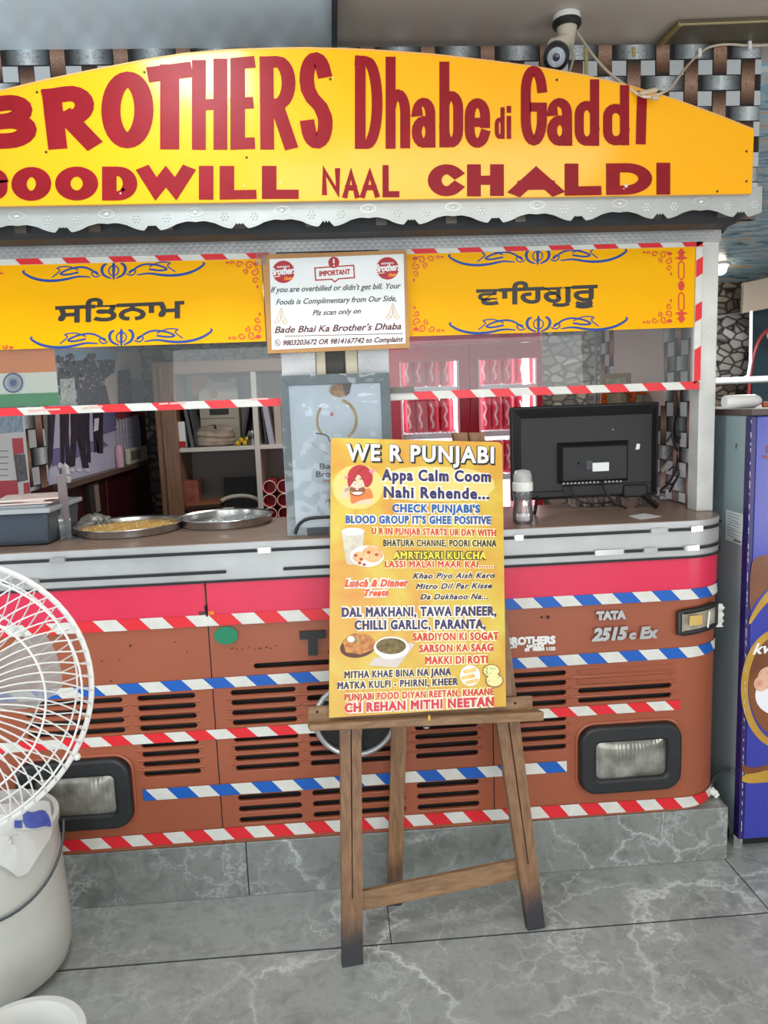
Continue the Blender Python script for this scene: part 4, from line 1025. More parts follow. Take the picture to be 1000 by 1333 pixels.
# ------------------------------------------------------------------ easel
LN = .19
fL, fR = F(459, 1258), F(699, 1211)
dv = (fR-fL).normalized(); back = V((-dv.y, dv.x, 0)); uu = (back*LN+V((0, 0, 1))).normalized(); ne = dv.cross(uu)
PE = Plane(fL, ne); BK = -PE.n
ea = thing('easel', 'worn wooden easel with sooty feet standing in front of the counter', 'easel', (fL+fR)/2)
M_wood = wood('easel_wood', '#6d4c33', '#8d6a4a', (14, 14, 1.6), .5, '#2c2c30')
M_woodh = wood('easel_rail_wood', '#6e5238', '#937250', (1.6, 14, 14), .55)
def leg(l_top, l_bot, slit, ytop, th=.022):
    """board with a long slit sawn down the middle: outline in measured coordinates"""
    (ax, ay), (bx, by) = l_top; (cx, cy), (dx, dy) = l_bot; (sx0, sy0, sw0), (sx1, sy1) = slit
    def ext(p, q): t = (ytop-p[1])/(p[1]-q[1]); return (p[0]+(p[0]-q[0])*t, ytop)
    A, B_, C_, D_ = ext((ax, ay), (dx, dy)), ext((bx, by), (cx, cy)), (cx, cy), (dx, dy)
    S0 = ext((sx0, sy0), (sx1, sy1))
    out = [A, (S0[0]-sw0, S0[1]), (sx1-.6, sy1), (sx1+.6, sy1), (S0[0]+sw0, S0[1]), B_, C_, D_]
    b = MB()
    # two strips and the solid foot
    k = .5
    fcx, fcy = sx1, sy1
    Lp = lambda p: PE.at(*p)
    yl = D_[1]+(A[1]-D_[1])*((sy1-D_[1])/(A[1]-D_[1])); tl = (yl-D_[1])/(A[1]-D_[1]); pl = (D_[0]+(A[0]-D_[0])*tl, yl); pr = (C_[0]+(B_[0]-C_[0])*tl, C_[1]+(B_[1]-C_[1])*tl)
    b.prism([Lp(A), Lp((S0[0]-sw0, S0[1])), Lp((sx1-.7, sy1)), Lp(pl)], BK*th)
    b.prism([Lp((S0[0]+sw0, S0[1])), Lp(B_), Lp(pr), Lp((sx1+.7, sy1))], BK*th)
    b.prism([Lp(pl), Lp((sx1, sy1)), Lp(pr), Lp(C_), Lp(D_)], BK*th)
    return b.build('front_leg', M_wood, ea, smooth=0)
leg(((443.3, 945), (470.5, 945)), ((473, 1256), (446, 1260)), ((457, 945, 1.3), (459, 1170)), 640)
leg(((646.5, 936), (676, 933)), ((710, 1207), (688, 1212)), ((661.5, 935, 1.3), (688, 1125)), 563)
a0 = F(513, 1176); z2 = 1.05; tpt = PE.at(530, 770, -.05)
b = MB(); tt = V((tpt.x, tpt.y, tpt.z)); b.beam(a0, tt, .043, .024, (0, 1, 0)); b.build('back_leg', M_wood, ea, smooth=0, bevel=.002)
b = MB(); b.prism([PE.at(*p, -.023) for p in [(455, 1169.5), (682, 1123), (687, 1148), (455, 1195)]], BK*.018); b.build('lower_rail', M_woodh, ea, smooth=0, bevel=.002)
b = MB(); b.prism([PE.at(*p, .003) for p in [(400, 917.5), (691, 904.5), (691, 922), (400, 938)]], -BK*.0); b = MB()
b.prism([PE.at(*p, .001) for p in [(400.5, 919), (691, 905), (691, 923), (400.5, 939)]], PE.n*.014); b.build('upper_rail', M_woodh, ea, smooth=0, bevel=.002)
b = MB(); b.prism([PE.at(*p, .002) for p in [(400.5, 937.5), (698.5, 921.5), (698.5, 933.5), (400.5, 946.5)]], PE.n*.050); b.build('ledge', M_woodh, ea, smooth=0, bevel=.003)
b = MB(); q = PE.at(552, 929, .055); b.lathe([(0, -.009), (.0045, -.006), (.0035, .004), (0, .010)], q, 10, (0, 0, 1)); b.build('ledge_peg', mat('yellow_peg', '#c9a14c', .5), ea)
b = MB(); b.ball(PE.at(553, 944, .02), .010, .008, .006); b.build('bolt', M_steel, ea)
for px, py in ((412, 925), (668, 914), (668, 927)): MB().ball(PE.at(px, py, .016), .0035, .003, .0035, 8).build('screw', mat('dark_screw', '#2a2624', .5, .6), ea)
b = MB(); b.prism([PE.at(*p, -.001) for p in [(452, 800), (624, 790), (624, 802), (452, 812)]], BK*-.0+PE.n*.012); b.build('cross_bar', M_woodh, ea, smooth=0)

# ------------------------------------------------------------------ menu board on the easel
PB0 = PE.at(540, 925, .030)
nb = (PE.n+V((0, 0, .00))).normalized(); PBD = Plane(PB0, nb)
mb_ = thing('menu_board', 'yellow printed menu board with red, blue and black writing resting on the wooden easel', 'menu board', PBD.at(543, 928))
Mbg, nt, bs = node_mat('menu_board_print', .32); tc = nt.nodes.new('ShaderNodeTexCoord')
nn = nt.nodes.new('ShaderNodeTexNoise'); nn.inputs['Scale'].default_value = 5.5; nn.inputs['Detail'].default_value = 2; nn.inputs['Distortion'].default_value = 1.4
nt.links.new(tc.outputs['Object'], nn.inputs['Vector'])
rr = ramp(nt, [(.28, '#d3be4e'), (.45, '#d0a93b'), (.6, '#d09736'), (.72, '#d07d32')]); nt.links.new(nn.outputs['Fac'], rr.inputs['Fac']); nt.links.new(rr.outputs['Color'], bs.inputs['Base Color'])
bc = [(433.5, 570), (650, 575.5), (654, 579), (659, 919.5), (428.5, 934.5), (431, 573)]
b = MB(); b.prism([PBD.at(*p) for p in bc], -PBD.n*.006); b.build('board', Mbg, mb_, smooth=0)
Mw = mat('menu_white', '#e9ebe4', .4); Mk = mat('menu_black', '#1d1a1a', .4); Mnv = mat('menu_navy', '#2a2260', .4); Mbl = mat('menu_blue', '#14599f', .4); Mrd = mat('menu_red', '#cf2f3f', .4)
Myl = mat('menu_yellow', '#e8dc3a', .4); Mor = mat('menu_orange', '#dd5526', .4)
Mhal = mat('menu_pale_halo', '#f4e7b4', .4); Mha2 = mat('menu_white_halo', '#efe9d8', .4)
def line(body, xl, yl, xr, yr, cap, col, bold=1.0, halo=0.0, hm=None, shear=0.0, shadow=None):
    bold *= .78
    if shadow:
        a = Art(PBD.at, .0010); a.text(body, xl, yl, xr, yr, cap, bold+1.2, shear, dx=1.8, dy=1.8, space=1.15); a.text(body, xl, yl, xr, yr, cap, bold+1.4, shear, space=1.15); a.build('lettering_shadow', shadow, mb_)
    if halo:
        a = Art(PBD.at, .0008); a.text(body, xl, yl, xr, yr, cap, bold+halo*1.25, shear, fill=False, space=1.15); a.build('lettering_halo', hm or Mha2, mb_)
    a = Art(PBD.at, .0016); a.text(body, xl, yl, xr, yr, cap, bold, shear, space=1.15); a.build('lettering', col, mb_)
# soft pale patches behind the writing
a = Art(PBD.at, .0004)
a.poly(chaikin([(492, 606), (642, 609), (645, 652), (500, 654)], 2, True)); a.disc(466, 634, 33, 29, 32); a.build('pale_patch', mat('menu_pale_patch', '#dfc977', .4), mb_)
line('WE R PUNJABI', 451, 598.5, 643, 602.5, 20, Mw, 2.4, shadow=Mk)
line('Appa Calm Coom', 497, 624.8, 639, 627, 13.5, Mnv, 2.0, 2.6, Mha2)
line('Nahi Rehende...', 499.5, 647.3, 637, 649.5, 13.5, Mnv, 2.0, 2.6, Mha2)
line("CHECK PUNJABI'S", 510.5, 666.3, 625, 667.2, 9.6, Mbl, 1.7, 2.2, Mha2)
line("BLOOD GROUP IT'S GHEE POSITIVE", 450, 680.8, 639, 682, 9.4, Mbl, 1.5, 2.2, Mha2)
line('U R IN PUNJAB STARTS UR DAY WITH', 484, 695.2, 645.5, 697.8, 8.2, Mrd, .9, 1.6, Mhal)
line('BHATURA CHANNE, POORI CHANA', 499, 710.8, 646, 711.4, 8.2, Mk, .9, 1.2, Mhal)
line('AMRTISARI KULCHA', 512, 727.2, 633, 727.6, 8.8, Myl, .9, 2.0, mat('menu_olive', '#4a4416', .4))
line('LASSI MALAI MAAR KAI.......', 501, 738.3, 644, 738.6, 8, Mrd, .9, 1.6, Mhal)
line('Khao Piyo Aish Karo', 537.5, 753, 644, 752.2, 6.8, Mnv, .9, 1.6, Mhal, .35)
line('Mitro Dil Par Kisse', 541, 766.8, 640.5, 765.6, 6.8, Mnv, .9, 1.6, Mhal, .35)
line('Da Dukhaoo Na...', 547, 780.2, 635, 779.6, 6.8, Mnv, .9, 1.6, Mhal, .35)
line('Lunch & Dinner', 448.5, 763.6, 532, 763, 8.8, Mor, 1.8, 2.6, Mw, .3)
line('Treats', 474, 776, 506, 775, 8.2, Mor, 1.6, 2.4, Mw, .3)
line('DAL MAKHANI, TAWA PANEER,', 445, 802.6, 646, 800.8, 11.3, Mnv, 1.6, 2.6, Mha2)
line('CHILLI GARLIC, PARANTA,', 461.5, 819.3, 632, 817.7, 11.3, Mnv, 1.6, 2.6, Mha2)
line('SARDIYON KI SOGAT', 537.5, 833.8, 649, 832.4, 9.3, Mrd, 1.2, 2.2, Mhal)
line('SARSON KA SAAG', 545.5, 848.9, 642, 847.2, 9.3, Mrd, 1.2, 2.2, Mhal)
line('MAKKI DI ROTI', 553.5, 864.2, 635, 862.9, 9.3, Mrd, 1.2, 2.2, Mhal)
line('MITHA KHAE BINA NA JANA', 448.5, 882.8, 587, 878.4, 8.6, Mnv, 1.1, 1.9, Mhal)
line('MATKA KULFI - PHIRNI, KHEER', 439.3, 896.8, 596, 891.2, 8.6, Mnv, 1.1, 1.9, Mhal)
line('PUNJABI FOOD DIYAN REETAN, KHAANE', 448.5, 911.8, 643, 904.2, 8.2, Mrd, 1.0, 1.9, Mhal)
line('CH REHAN MITHI NEETAN', 448.5, 926.8, 643, 918.4, 10.8, Mrd, 2.0, 2.4, Mha2)
# printed pictures
Msk_ = mat('print_skin', '#e8c3a2', .45); Mtur = mat('print_turban_red', '#b4232f', .45); Mtee = mat('print_orange_shirt', '#e7783a', .45); Mbrd = mat('print_beard_brown', '#8a5130', .45); Mpk = mat('print_heart_pink', '#ee8a9c', .45)
k = 110/1000.
def L_(x, y): return (430+x*k, 570+y*k)
a = Art(PBD.at, .0008); a.poly(chaikin([L_(*p) for p in [(110, 690), (150, 610), (190, 540), (215, 560), (215, 640), (235, 690), (215, 712), (130, 712)]], 1, True)); a.poly(chaikin([L_(*p) for p in [(270, 780), (340, 745), (480, 715), (500, 760), (480, 785), (300, 792)]], 1, True)); a.build('printed_arm', Msk_, mb_)
a = Art(PBD.at, .0010); a.poly(chaikin([L_(*p) for p in [(215, 650), (300, 640), (400, 630), (440, 590), (480, 610), (510, 690), (505, 715), (400, 730), (330, 750), (270, 785), (235, 760), (240, 690)]], 1, True)); a.build('printed_shirt', Mtee, mb_)
a = Art(PBD.at, .0012); a.poly(chaikin([L_(*p) for p in [(205, 570), (200, 440), (240, 360), (320, 318), (400, 325), (470, 370), (505, 440), (500, 520), (450, 590), (405, 580), (330, 470), (240, 590)]], 2, True)); a.build('printed_turban', Mtur, mb_)
a = Art(PBD.at, .0014); a.poly(chaikin([L_(*p) for p in [(330, 425), (300, 470), (240, 560), (228, 610), (250, 660), (320, 682), (390, 660), (410, 600), (400, 540), (375, 480)]], 2, True)); a.build('printed_face', Msk_, mb_)
a = Art(PBD.at, .0016); a.poly(chaikin([L_(*p) for p in [(228, 580), (270, 585), (300, 600), (345, 600), (370, 585), (408, 580), (405, 640), (330, 650), (240, 640)]], 1, True)); a.build('printed_beard', Mbrd, mb_)
a = Art(PBD.at, .0018); a.poly(chaikin([L_(*p) for p in [(262, 642), (320, 640), (385, 642), (360, 668), (320, 676), (285, 668)]], 1, True)); a.ribbon([L_(318, 560), L_(312, 610), L_(330, 615)], 1.3); a.disc(*L_(285, 555), 2.2, 1.3, 10); a.disc(*L_(368, 560), 2.2, 1.3, 10); a.build('printed_teeth', Mw, mb_)
a = Art(PBD.at, .0020)
a.ribbon([L_(265, 505), L_(308, 500)], 1.1); a.ribbon([L_(345, 487), L_(385, 485)], 1.1); a.disc(*L_(290, 553), .8, n=8); a.disc(*L_(366, 560), .8, n=8)
a.ribbon(chaikin([L_(228, 610), L_(250, 668), L_(320, 690), L_(395, 660), L_(410, 600)]), .9); a.ribbon(chaikin([L_(330, 410), L_(300, 470), L_(240, 560)]), .5); a.ribbon(chaikin([L_(330, 400), L_(400, 350), L_(420, 340)]), .5)
for x in (165, 180, 195): a.ribbon(chaikin([L_(x, 640), L_(x+15, 605), L_(x+30, 590)]), .4)
a.build('printed_outline', Mk, mb_)
def heart(a, x, y, s): a.disc(x-s*.5, y, s*.62, n=14); a.disc(x+s*.5, y, s*.62, n=14); a.poly([(x-s*1.05, y+s*.2), (x+s*1.05, y+s*.2), (x, y+s*1.4)])
a = Art(PBD.at, .0022); heart(a, *L_(492, 390), 3.4); heart(a, *L_(190, 465), 2.3); a.build('printed_heart', Mpk, mb_)
# drink and breads
a = Art(PBD.at, .0008); a.poly([(444.5, 694), (474.5, 695), (469, 733), (451, 732.5)]); a.disc(460, 732.5, 9.3, 2.6); a.build('printed_glass', mat('print_milk_white', '#d9d2bd', .4, var=(60, .3, '#b9b1a0')), mb_)
a = Art(PBD.at, .0012); a.disc(459.5, 692, 15, 5); a.build('printed_froth', Mw, mb_)
a = Art(PBD.at, .0014); a.disc(478, 724, 22, 14, 32); a.build('printed_plate', Mw, mb_)
a = Art(PBD.at, .0018); a.disc(485, 721, 14, 11, 28); a.disc(467, 725, 8, 7); a.build('printed_bread', mat('print_bread', '#d79a58', .45, var=(70, .2, '#e9c79a')), mb_)
a = Art(PBD.at, .0022)
for x, y in ((463, 723), (470, 728), (474, 735), (480, 719), (490, 722), (468, 733)): a.disc(x, y, 2.6, 2, 8)
a.build('printed_curry', mat('print_curry', '#b5442a', .5), mb_)
a = Art(PBD.at, .0008); a.disc(466, 842, 23.5, 14, 32, rot=-.15); a.build('printed_shadow_plate', mat('print_brown_plate', '#5b3326', .5), mb_)
a = Art(PBD.at, .0012); a.poly([(446, 834), (460, 824.5), (480, 826), (488, 834), (487, 845), (470, 852), (450, 849)]); a.build('printed_flatbread', mat('print_flatbread', '#cf8f4a', .45, var=(90, .15, '#a35f2c')), mb_)
a = Art(PBD.at, .0016); a.disc(457, 832, 5, 4); a.build('printed_butter', Mw, mb_)
a = Art(PBD.at, .0018); a.ribbon(chaikin([(461, 830), (465, 834), (463, 838)]), 1.3); a.build('printed_garnish', mat('print_green', '#5f8a3a', .5), mb_)
a = Art(PBD.at, .0010); a.poly([(487, 856), (516, 851), (534, 836), (540, 839), (517, 869), (480, 866)]); a.build('printed_napkin', mat('print_napkin', '#cfc3bb', .5), mb_)
a = Art(PBD.at, .0014); a.disc(509.5, 843, 23, 14.5, 32); a.disc(508, 850, 15, 8); a.build('printed_bowl', Mw, mb_)
a = Art(PBD.at, .0018); a.disc(509, 841, 19.5, 10.5, 32); a.build('printed_greens', mat('print_dark_greens', '#4f4326', .5, var=(90, .2, '#8a7340')), mb_)
a = Art(PBD.at, .0010); a.disc(612, 879.5, 13, 13.5, 32); a.build('printed_plate', Mw, mb_)
a = Art(PBD.at, .0014)
for x, y in ((611, 873), (609, 881), (614, 887)): a.ribbon([(x-8, y+2), (x+9, y-2)], 5)
a.build('printed_rolls', mat('print_rolls', '#e2ac50', .5, var=(60, .2, '#f1d08a')), mb_)
a = Art(PBD.at, .0012); a.disc(639.5, 873.5, 11.8, 9, 28); a.disc(643.5, 886, 12, 9.4, 28); a.build('printed_clay_cup', mat('print_clay', '#9c6a35', .5), mb_)
a = Art(PBD.at, .0016); a.disc(639.5, 873, 10.2, 7.4, 28); a.disc(643.5, 885.5, 10.4, 7.8, 28); a.build('printed_pudding', mat('print_pudding', '#e3dc9a', .5), mb_)
a = Art(PBD.at, .0020)
for i in range(16): a.disc(random.uniform(631, 651), random.uniform(869, 890), .9, .7, 6)
a.build('printed_garnish', mat('print_green', '#5f8a3a', .5), mb_)

# ------------------------------------------------------------------ monitor seen from behind
YM = .30
MP = YP(YM)
mo = thing('computer_monitor', 'black flat monitor seen from behind on the right of the counter', 'monitor', MP.at(760, 650))
M_mon = mat('monitor_black', '#101012', .5, bump=(160, .08))
M_mon2 = mat('monitor_black_raised', '#141517', .55, bump=(160, .08))
mt = [(665, 529.5), (858, 523), (856.5, 640), (845, 648), (668, 652)]
zb_, zt_ = MP.at(700, 651).z, MP.at(760, 526.5).z; xa_, xb_ = MP.at(665.5, 590).x, MP.at(857.5, 590).x
b = MB(); b.box(xa_, xb_, YM, YM+.018, zb_, zt_); b.build('screen_bezel', M_mon, mo, smooth=0, bevel=.004)
i1, i2 = .030, .050
b = MB(); b.hexa([(xa_+.006, YM, zb_+.006), (xb_-.006, YM, zb_+.006), (xb_-.006, YM, zt_-.006), (xa_+.006, YM, zt_-.006)],
                 [(xa_+i1, YM-.014, zb_+i1), (xb_-i1, YM-.014, zb_+i1), (xb_-i1, YM-.014, zt_-.038), (xa_+i1, YM-.014, zt_-.038)]); b.build('back_shell', M_mon, mo, smooth=0, bevel=.002)
mx0, mx1, mz0, mz1 = MP.at(727, 600).x, MP.at(812, 600).x, MP.at(770, 625).z, MP.at(770, 577).z
b = MB(); b.hexa([(mx0-.01, YM-.013, mz0-.006), (mx1+.01, YM-.013, mz0-.006), (mx1+.01, YM-.013, mz1+.008), (mx0-.01, YM-.013, mz1+.008)],
                 [(mx0+.004, YM-.040, mz0+.004), (mx1-.004, YM-.040, mz0+.004), (mx1-.004, YM-.040, mz1-.008), (mx0+.004, YM-.040, mz1-.008)]); b.build('electronics_bump', M_mon2, mo, smooth=0, bevel=.003)
MB().box(mx0+.01, xb_-.03, YM-.020, YM-.010, zb_+.008, mz0-.012).build('stand_cover', M_mon2, mo, smooth=0, bevel=.004)
MB().box(xa_+.015, mx0+.02, YM-.022, YM-.010, zb_+.006, zb_+.030).build('speaker_cover', M_mon2, mo, smooth=0, bevel=.006)
MB().box(mx1-.01, xb_-.045, YM-.030, YM-.010, zb_-.004, zb_+.040).build('speaker_cover', M_mon2, mo, smooth=0, bevel=.008)
b = MB()
for r in range(3):
    for i in range(26): b.box(mx0+.012+i*.0069, mx0+.0155+i*.0069, YM-.0372, YM-.030, mz1-.006-r*.005, mz1-.004-r*.005)
for i in range(22): b.box(mx0+.012+i*.0078, mx0+.0155+i*.0078, YM-.0405, YM-.034, mz0+.010, mz0+.013)
b.build('vent_slots', M_dark, mo, smooth=0)
b = MB()
for i in range(16): b.box(mx0+.004+i*.0125, mx0+.011+i*.0125, YM-.034, YM-.020, mz0-.006, mz0-.001)
b.build('port_row', mat('port_grey', '#8d8f92', .4, .5), mo, smooth=0)
e = .0415
MB().box(MP.at(766, 605).x, MP.at(787, 605).x, YM-e, YM-.039, MP.at(775, 612).z, MP.at(775, 601).z).build('white_sticker', M_paper, mo, smooth=0)
MB().box(MP.at(758, 605).x, MP.at(765.4, 605).x, YM-e, YM-.039, MP.at(762, 609.5).z, MP.at(762, 598.5).z).build('grey_sticker', M_grey, mo, smooth=0)
for i, (px, py, s) in enumerate(((828, 581, .010), (748, 602, .004), (796, 559, .002))):
    c = MP.at(px, py); yy = YM-.0145 if i != 1 else YM-.0400
    MB().add([(c.x-s*.7, yy, c.z-s), (c.x+s*.6, yy, c.z-s*.9), (c.x+s*.8, yy, c.z+s*.8), (c.x-s*.3, yy, c.z+s)], [(0, 1, 2, 3)]).build('torn_paper_mark', M_white, mo, smooth=0)
b = MB()
for px0, px1 in ((700, 690), (828, 846)):
    q = MP.at(px0, 650); b.beam((q.x, YM+.0, ZW+.06), (MP.at(px1, 650).x, YM-.06, ZW+.006), .022, .010, (1, 0, 0))
b.build('stand_foot', M_black, mo, smooth=0, bevel=.002)
b = MB()
def wz(px, py, Y): return P(px, py, Y)
b.tube(chaikin([tuple(wz(741, 627, YM-.03)), tuple(wz(745, 640, YM-.05)), tuple(wz(752, 652, YM-.06)), tuple(wz(768, 656, YM-.06)), tuple(wz(786, 655, YM-.05)), tuple(wz(800, 653, YM))], 2), .0030, 6)
b.tube(chaikin([tuple(wz(784, 622, YM-.03)), tuple(wz(785, 636, YM-.06)), tuple(wz(794, 648, YM-.08)), tuple(wz(803, 657, YM-.10)), tuple(F(815, 661, ZW+.004))], 2), .0035, 6)
b.build('cable', M_black, mo)

# power leads looped on the right partition
b = MB(); YC = .36
def cw(px, py, dy=0): return tuple(P(px, py, YC+dy))
b.tube(chaikin([cw(880, 440), cw(879, 500), cw(881, 530), cw(878, 560), cw(868, 575)], 2), .0038, 6)
b.tube(chaikin([cw(884, 440, .02), cw(884, 500, .02), cw(887, 535, .01), cw(888, 545)], 2), .0045, 6)
for k, (rx, ry, cx, cy) in enumerate(((11, 27, 889, 558), (13, 29, 888, 561), (10, 24, 890, 556), (7, 20, 889, 552))):
    b.tube([cw(cx+rx*math.cos(t), cy+ry*math.sin(t), .006*math.sin(t+k)-.006*k) for t in [i*math.pi/14 for i in range(28)]], .0042, 6, closed=True)
b.tube(chaikin([cw(884, 585), cw(880, 612, -.02), cw(872, 628, -.04), cw(858, 640, -.06), cw(866, 641, -.07)], 2), .0042, 6)
b.tube(chaikin([cw(888, 586), cw(884, 618, -.02), cw(878, 628, -.03), cw(872, 640, -.06)], 2), .0042, 6)
b.tube(chaikin([cw(870, 613), cw(878, 606), cw(884, 618), cw(876, 632), cw(866, 628)], 2), .0032, 6)
b.tube(chaikin([cw(878, 580), cw(868, 600), cw(858, 618)], 2), .003, 6)
o = b.build('looped_cables', M_black)
o = top('power_cables', 'looped black power cables hanging beside the end post, right of the monitor', 'cables', o)
b = MB(); q = V(cw(866, 608, -.02)); b.beam(q+V((-.012, 0, -.014)), q+V((.010, 0, .012)), .012, .010); b.build('grey_plug', mat('grey_plug', '#8f8b82', .5), o)

# baby bottle ---------------------------------------------------------------------
def onw(px, py): return F(px, py, ZW)
q = onw(681, 681)
bo = thing('baby_bottle', 'clear baby feeding bottle with a white cap in front of the monitor', 'bottle', q)
s = 145/980*2.24/ .148*.001   # one measured unit on the counter
k = .00226
b = MB(); b.lathe([(0, .001), (.026, .0), (.030, .006), (.0305, .03), (.027, .055), (.026, .07), (.029, .088), (.030, .093), (.029, .099), (.024, .100)], q, 24)
b.build('bottle_body', M_clear, bo, smooth=60)
b = MB(); b.lathe([(.030, .098), (.0305, .100), (.0305, .122), (.028, .124)], q, 24); b.build('collar', mat('milky_collar', '#e3e3df', .4), bo)
b = MB(); b.lathe([(.028, .123), (.028, .142), (.022, .158), (0, .162)], q, 24); b.build('cap', glassmat('milky_cap', '#f2f2ef', .45, .15, 1.0, '#eeeeea'), bo, smooth=60)
b = MB(); b.lathe([(.010, .03), (.024, .031), (.022, .06), (.012, .075), (0, .08)], q+V((0, 0, 0)), 16); b.build('printed_mark', glassmat('pinkish_print', '#f1d9d4', .12, .2), bo)

# steel bowl under the monitor and slip of paper
q = onw(817, 659)
b = MB(); b.lathe([(0, .0), (.020, 0), (.030, .012), (.037, .036), (.039, .038), (.0375, .038), (.029, .013), (.018, .003), (0, .003)], V((q.x, q.y-.02, q.z)), 28)
top('steel_bowl', 'small stainless steel bowl under the lower edge of the monitor', 'bowl', b.build('steel_bowl', M_steel, smooth=50))
b = MB(); pp = [onw(819, 672.5), onw(839, 669), onw(861, 673), onw(834, 677)]; b.prism([p+V((0, 0, .001)) for p in pp], (0, 0, .0012))
top('paper_slip', 'white slip of paper lying flat on the counter, right of the baby bottle', 'paper', b.build('paper_slip', M_paper, smooth=0))

# steel trays ----------------------------------------------------------------------
Mseed = [mat('seed_gold', '#c9994a', .6), mat('seed_green', '#8f8a4a', .6), mat('seed_pale', '#dfc98d', .6)]
def tray(label, px0, px1, py_mid, hgt):
    a0 = onw(px0, py_mid); a1 = onw(px1, py_mid); r = (a1-a0).length/2*.94; c = V(((a0.x+a1.x)/2, (a0.y+a1.y)/2, ZW+.0005))
    if c.y-r < .012: c.y = r+.012
    t = thing('steel_tray', label, 'tray', c)
    prof = [(0, .002), (r*.93, .0), (r*.955, .004), (r*.965, hgt-.004), (r, hgt), (r*.995, hgt+.002), (r*.955, hgt-.002), (r*.945, .006), (0, .004)]
    b = MB(); b.lathe(prof, c, 56); b.build('tray_body', M_steel, t, smooth=50); return t, c, r
t, c, r = tray('wide steel tray of yellow seeds on the left of the counter', 104, 236, 691, .024)
rg = random.Random(5); b = MB()
for i in range(1500):
    a_ = rg.random()*6.283; d = r*.88*math.sqrt(rg.random()); z = .006+.010*(1-(d/r)**2)*rg.random()+.003
    x, y = c.x+d*math.cos(a_), c.y+d*math.sin(a_); L = rg.uniform(.003, .0055); th = rg.random()*3.14
    dx, dy = L*math.cos(th), L*math.sin(th); w = .0011
    b.add([(x-dx, y-dy, c.z+z), (x-dy*.3, y+dx*.3, c.z+z), (x+dx, y+dy, c.z+z), (x+dy*.3, y-dx*.3, c.z+z), (x, y, c.z+z+w*2.2)], [(0, 1, 4), (1, 2, 4), (2, 3, 4), (3, 0, 4)], rg.choice([0, 0, 0, 2, 2, 1]))
o = b.build('fennel_seeds', Mseed, smooth=0); o = top('fennel_seeds', 'loose yellow and green seeds heaped in the left steel tray', 'seeds', o); o['kind'] = 'stuff'
b = MB(); b.lathe([(0, .0165), (r*.5, .013), (r*.87, .006)], c, 32); o = b.build('seed_bed', Mseed[0], smooth=60); top('seed_bed', 'bottom layer of golden seeds covering the left steel tray', 'seeds', o)['kind'] = 'stuff'
t, c, r = tray('second steel tray holding clear crystals, beside the framed poster', 236, 356, 681, .026)
b = MB()
for i in range(260):
    a_ = rg.random()*6.283; d = r*.5*math.sqrt(rg.random()); x, y = c.x+.02+d*math.cos(a_), c.y+.01+d*math.sin(a_); e = rg.uniform(.002, .004)
    z = c.z+.006+rg.random()*.006
    b.add([(x-e, y-e, z), (x+e, y-e*.6, z), (x+e*.7, y+e, z), (x-e, y+e, z), (x, y, z+e*1.6)], [(0, 1, 4), (1, 2, 4), (2, 3, 4), (3, 0, 4)])
o = b.build('sugar_pieces', glassmat('rock_sugar', '#f3f3ee', .35, .1)); top('sugar_pieces', 'small clear crystals scattered in the second steel tray', 'sugar', o)['kind'] = 'stuff'
b = MB()
for x, y in ((-.004, 0), (.004, .002), (0, .008)): b.beam((c.x+x+.01, c.y+y, c.z+.006), (c.x+x*1.2+.01, c.y+y, c.z+.050), .002, .002, (0, 1, 0))
b.box(c.x-.006, c.x+.026, c.y-.004, c.y+.012, c.z+.048, c.z+.0505)
o = top('toothpick_holder', 'small clear stem and plate standing in the second steel tray', 'holder', b.build('toothpick_holder', M_clear, smooth=0))
b = MB(); b.ball((c.x-.045, c.y-.04, c.z+.011), .008, .008, .006); b.ball((c.x+.0, c.y-.055, c.z+.010), .006, .006, .005); b.ball((c.x+.06, c.y+.02, c.z+.010), .006); 
o = b.build('sugar_lump', M_white)
top('sugar_lumps', 'white lumps at the front of the second steel tray', 'sugar', o)['kind'] = 'stuff'

# plastic box, papers, card holder, crumpled napkins -----------------------------------
q0 = onw(-22, 716); q1 = onw(80, 706)
bx = thing('storage_box', 'grey translucent plastic box with lid on the left end of the counter', 'box', (q0+q1)/2+V((0, .12, 0)))
x1 = q1.x-.012; x0 = max(x1-.30, -1.035); y0 = .09; y1 = .36; hb = .095
M_box = glassmat('smoky_plastic', '#9aa6b4', .55, .2, 1.0, '#59626e')
M_lid = glassmat('lid_plastic', '#dfe5ea', .65, .2, 1.0, '#c2c7cb')
b = MB(); b.hexa([(x0+.01, y0+.01, ZW+.001), (x1-.01, y0+.01, ZW+.001), (x1-.01, y1-.01, ZW+.001), (x0+.01, y1-.01, ZW+.001)], [(x0, y0, ZW+hb), (x1, y0, ZW+hb), (x1, y1, ZW+hb), (x0, y1, ZW+hb)])
b.build('box_body', M_box, bx, smooth=0, bevel=.012)
MB().box(x0+.02, x1-.03, y0+.03, y1-.03, ZW+.012, ZW+.07).build('box_contents', mat('dark_packets', '#3f4a5c', .6, var=(22, .2, '#6d6a72')), bx, smooth=0, bevel=.008)
b = MB(); b.box(x0-.008, x1+.008, y0-.008, y1+.008, ZW+hb, ZW+hb+.014); b.box(x0+.02, x1-.02, y0+.03, y1-.03, ZW+hb+.013, ZW+hb+.020); b.build('lid', M_lid, bx, smooth=0, bevel=.005)
zt_b = ZW+hb+.0205
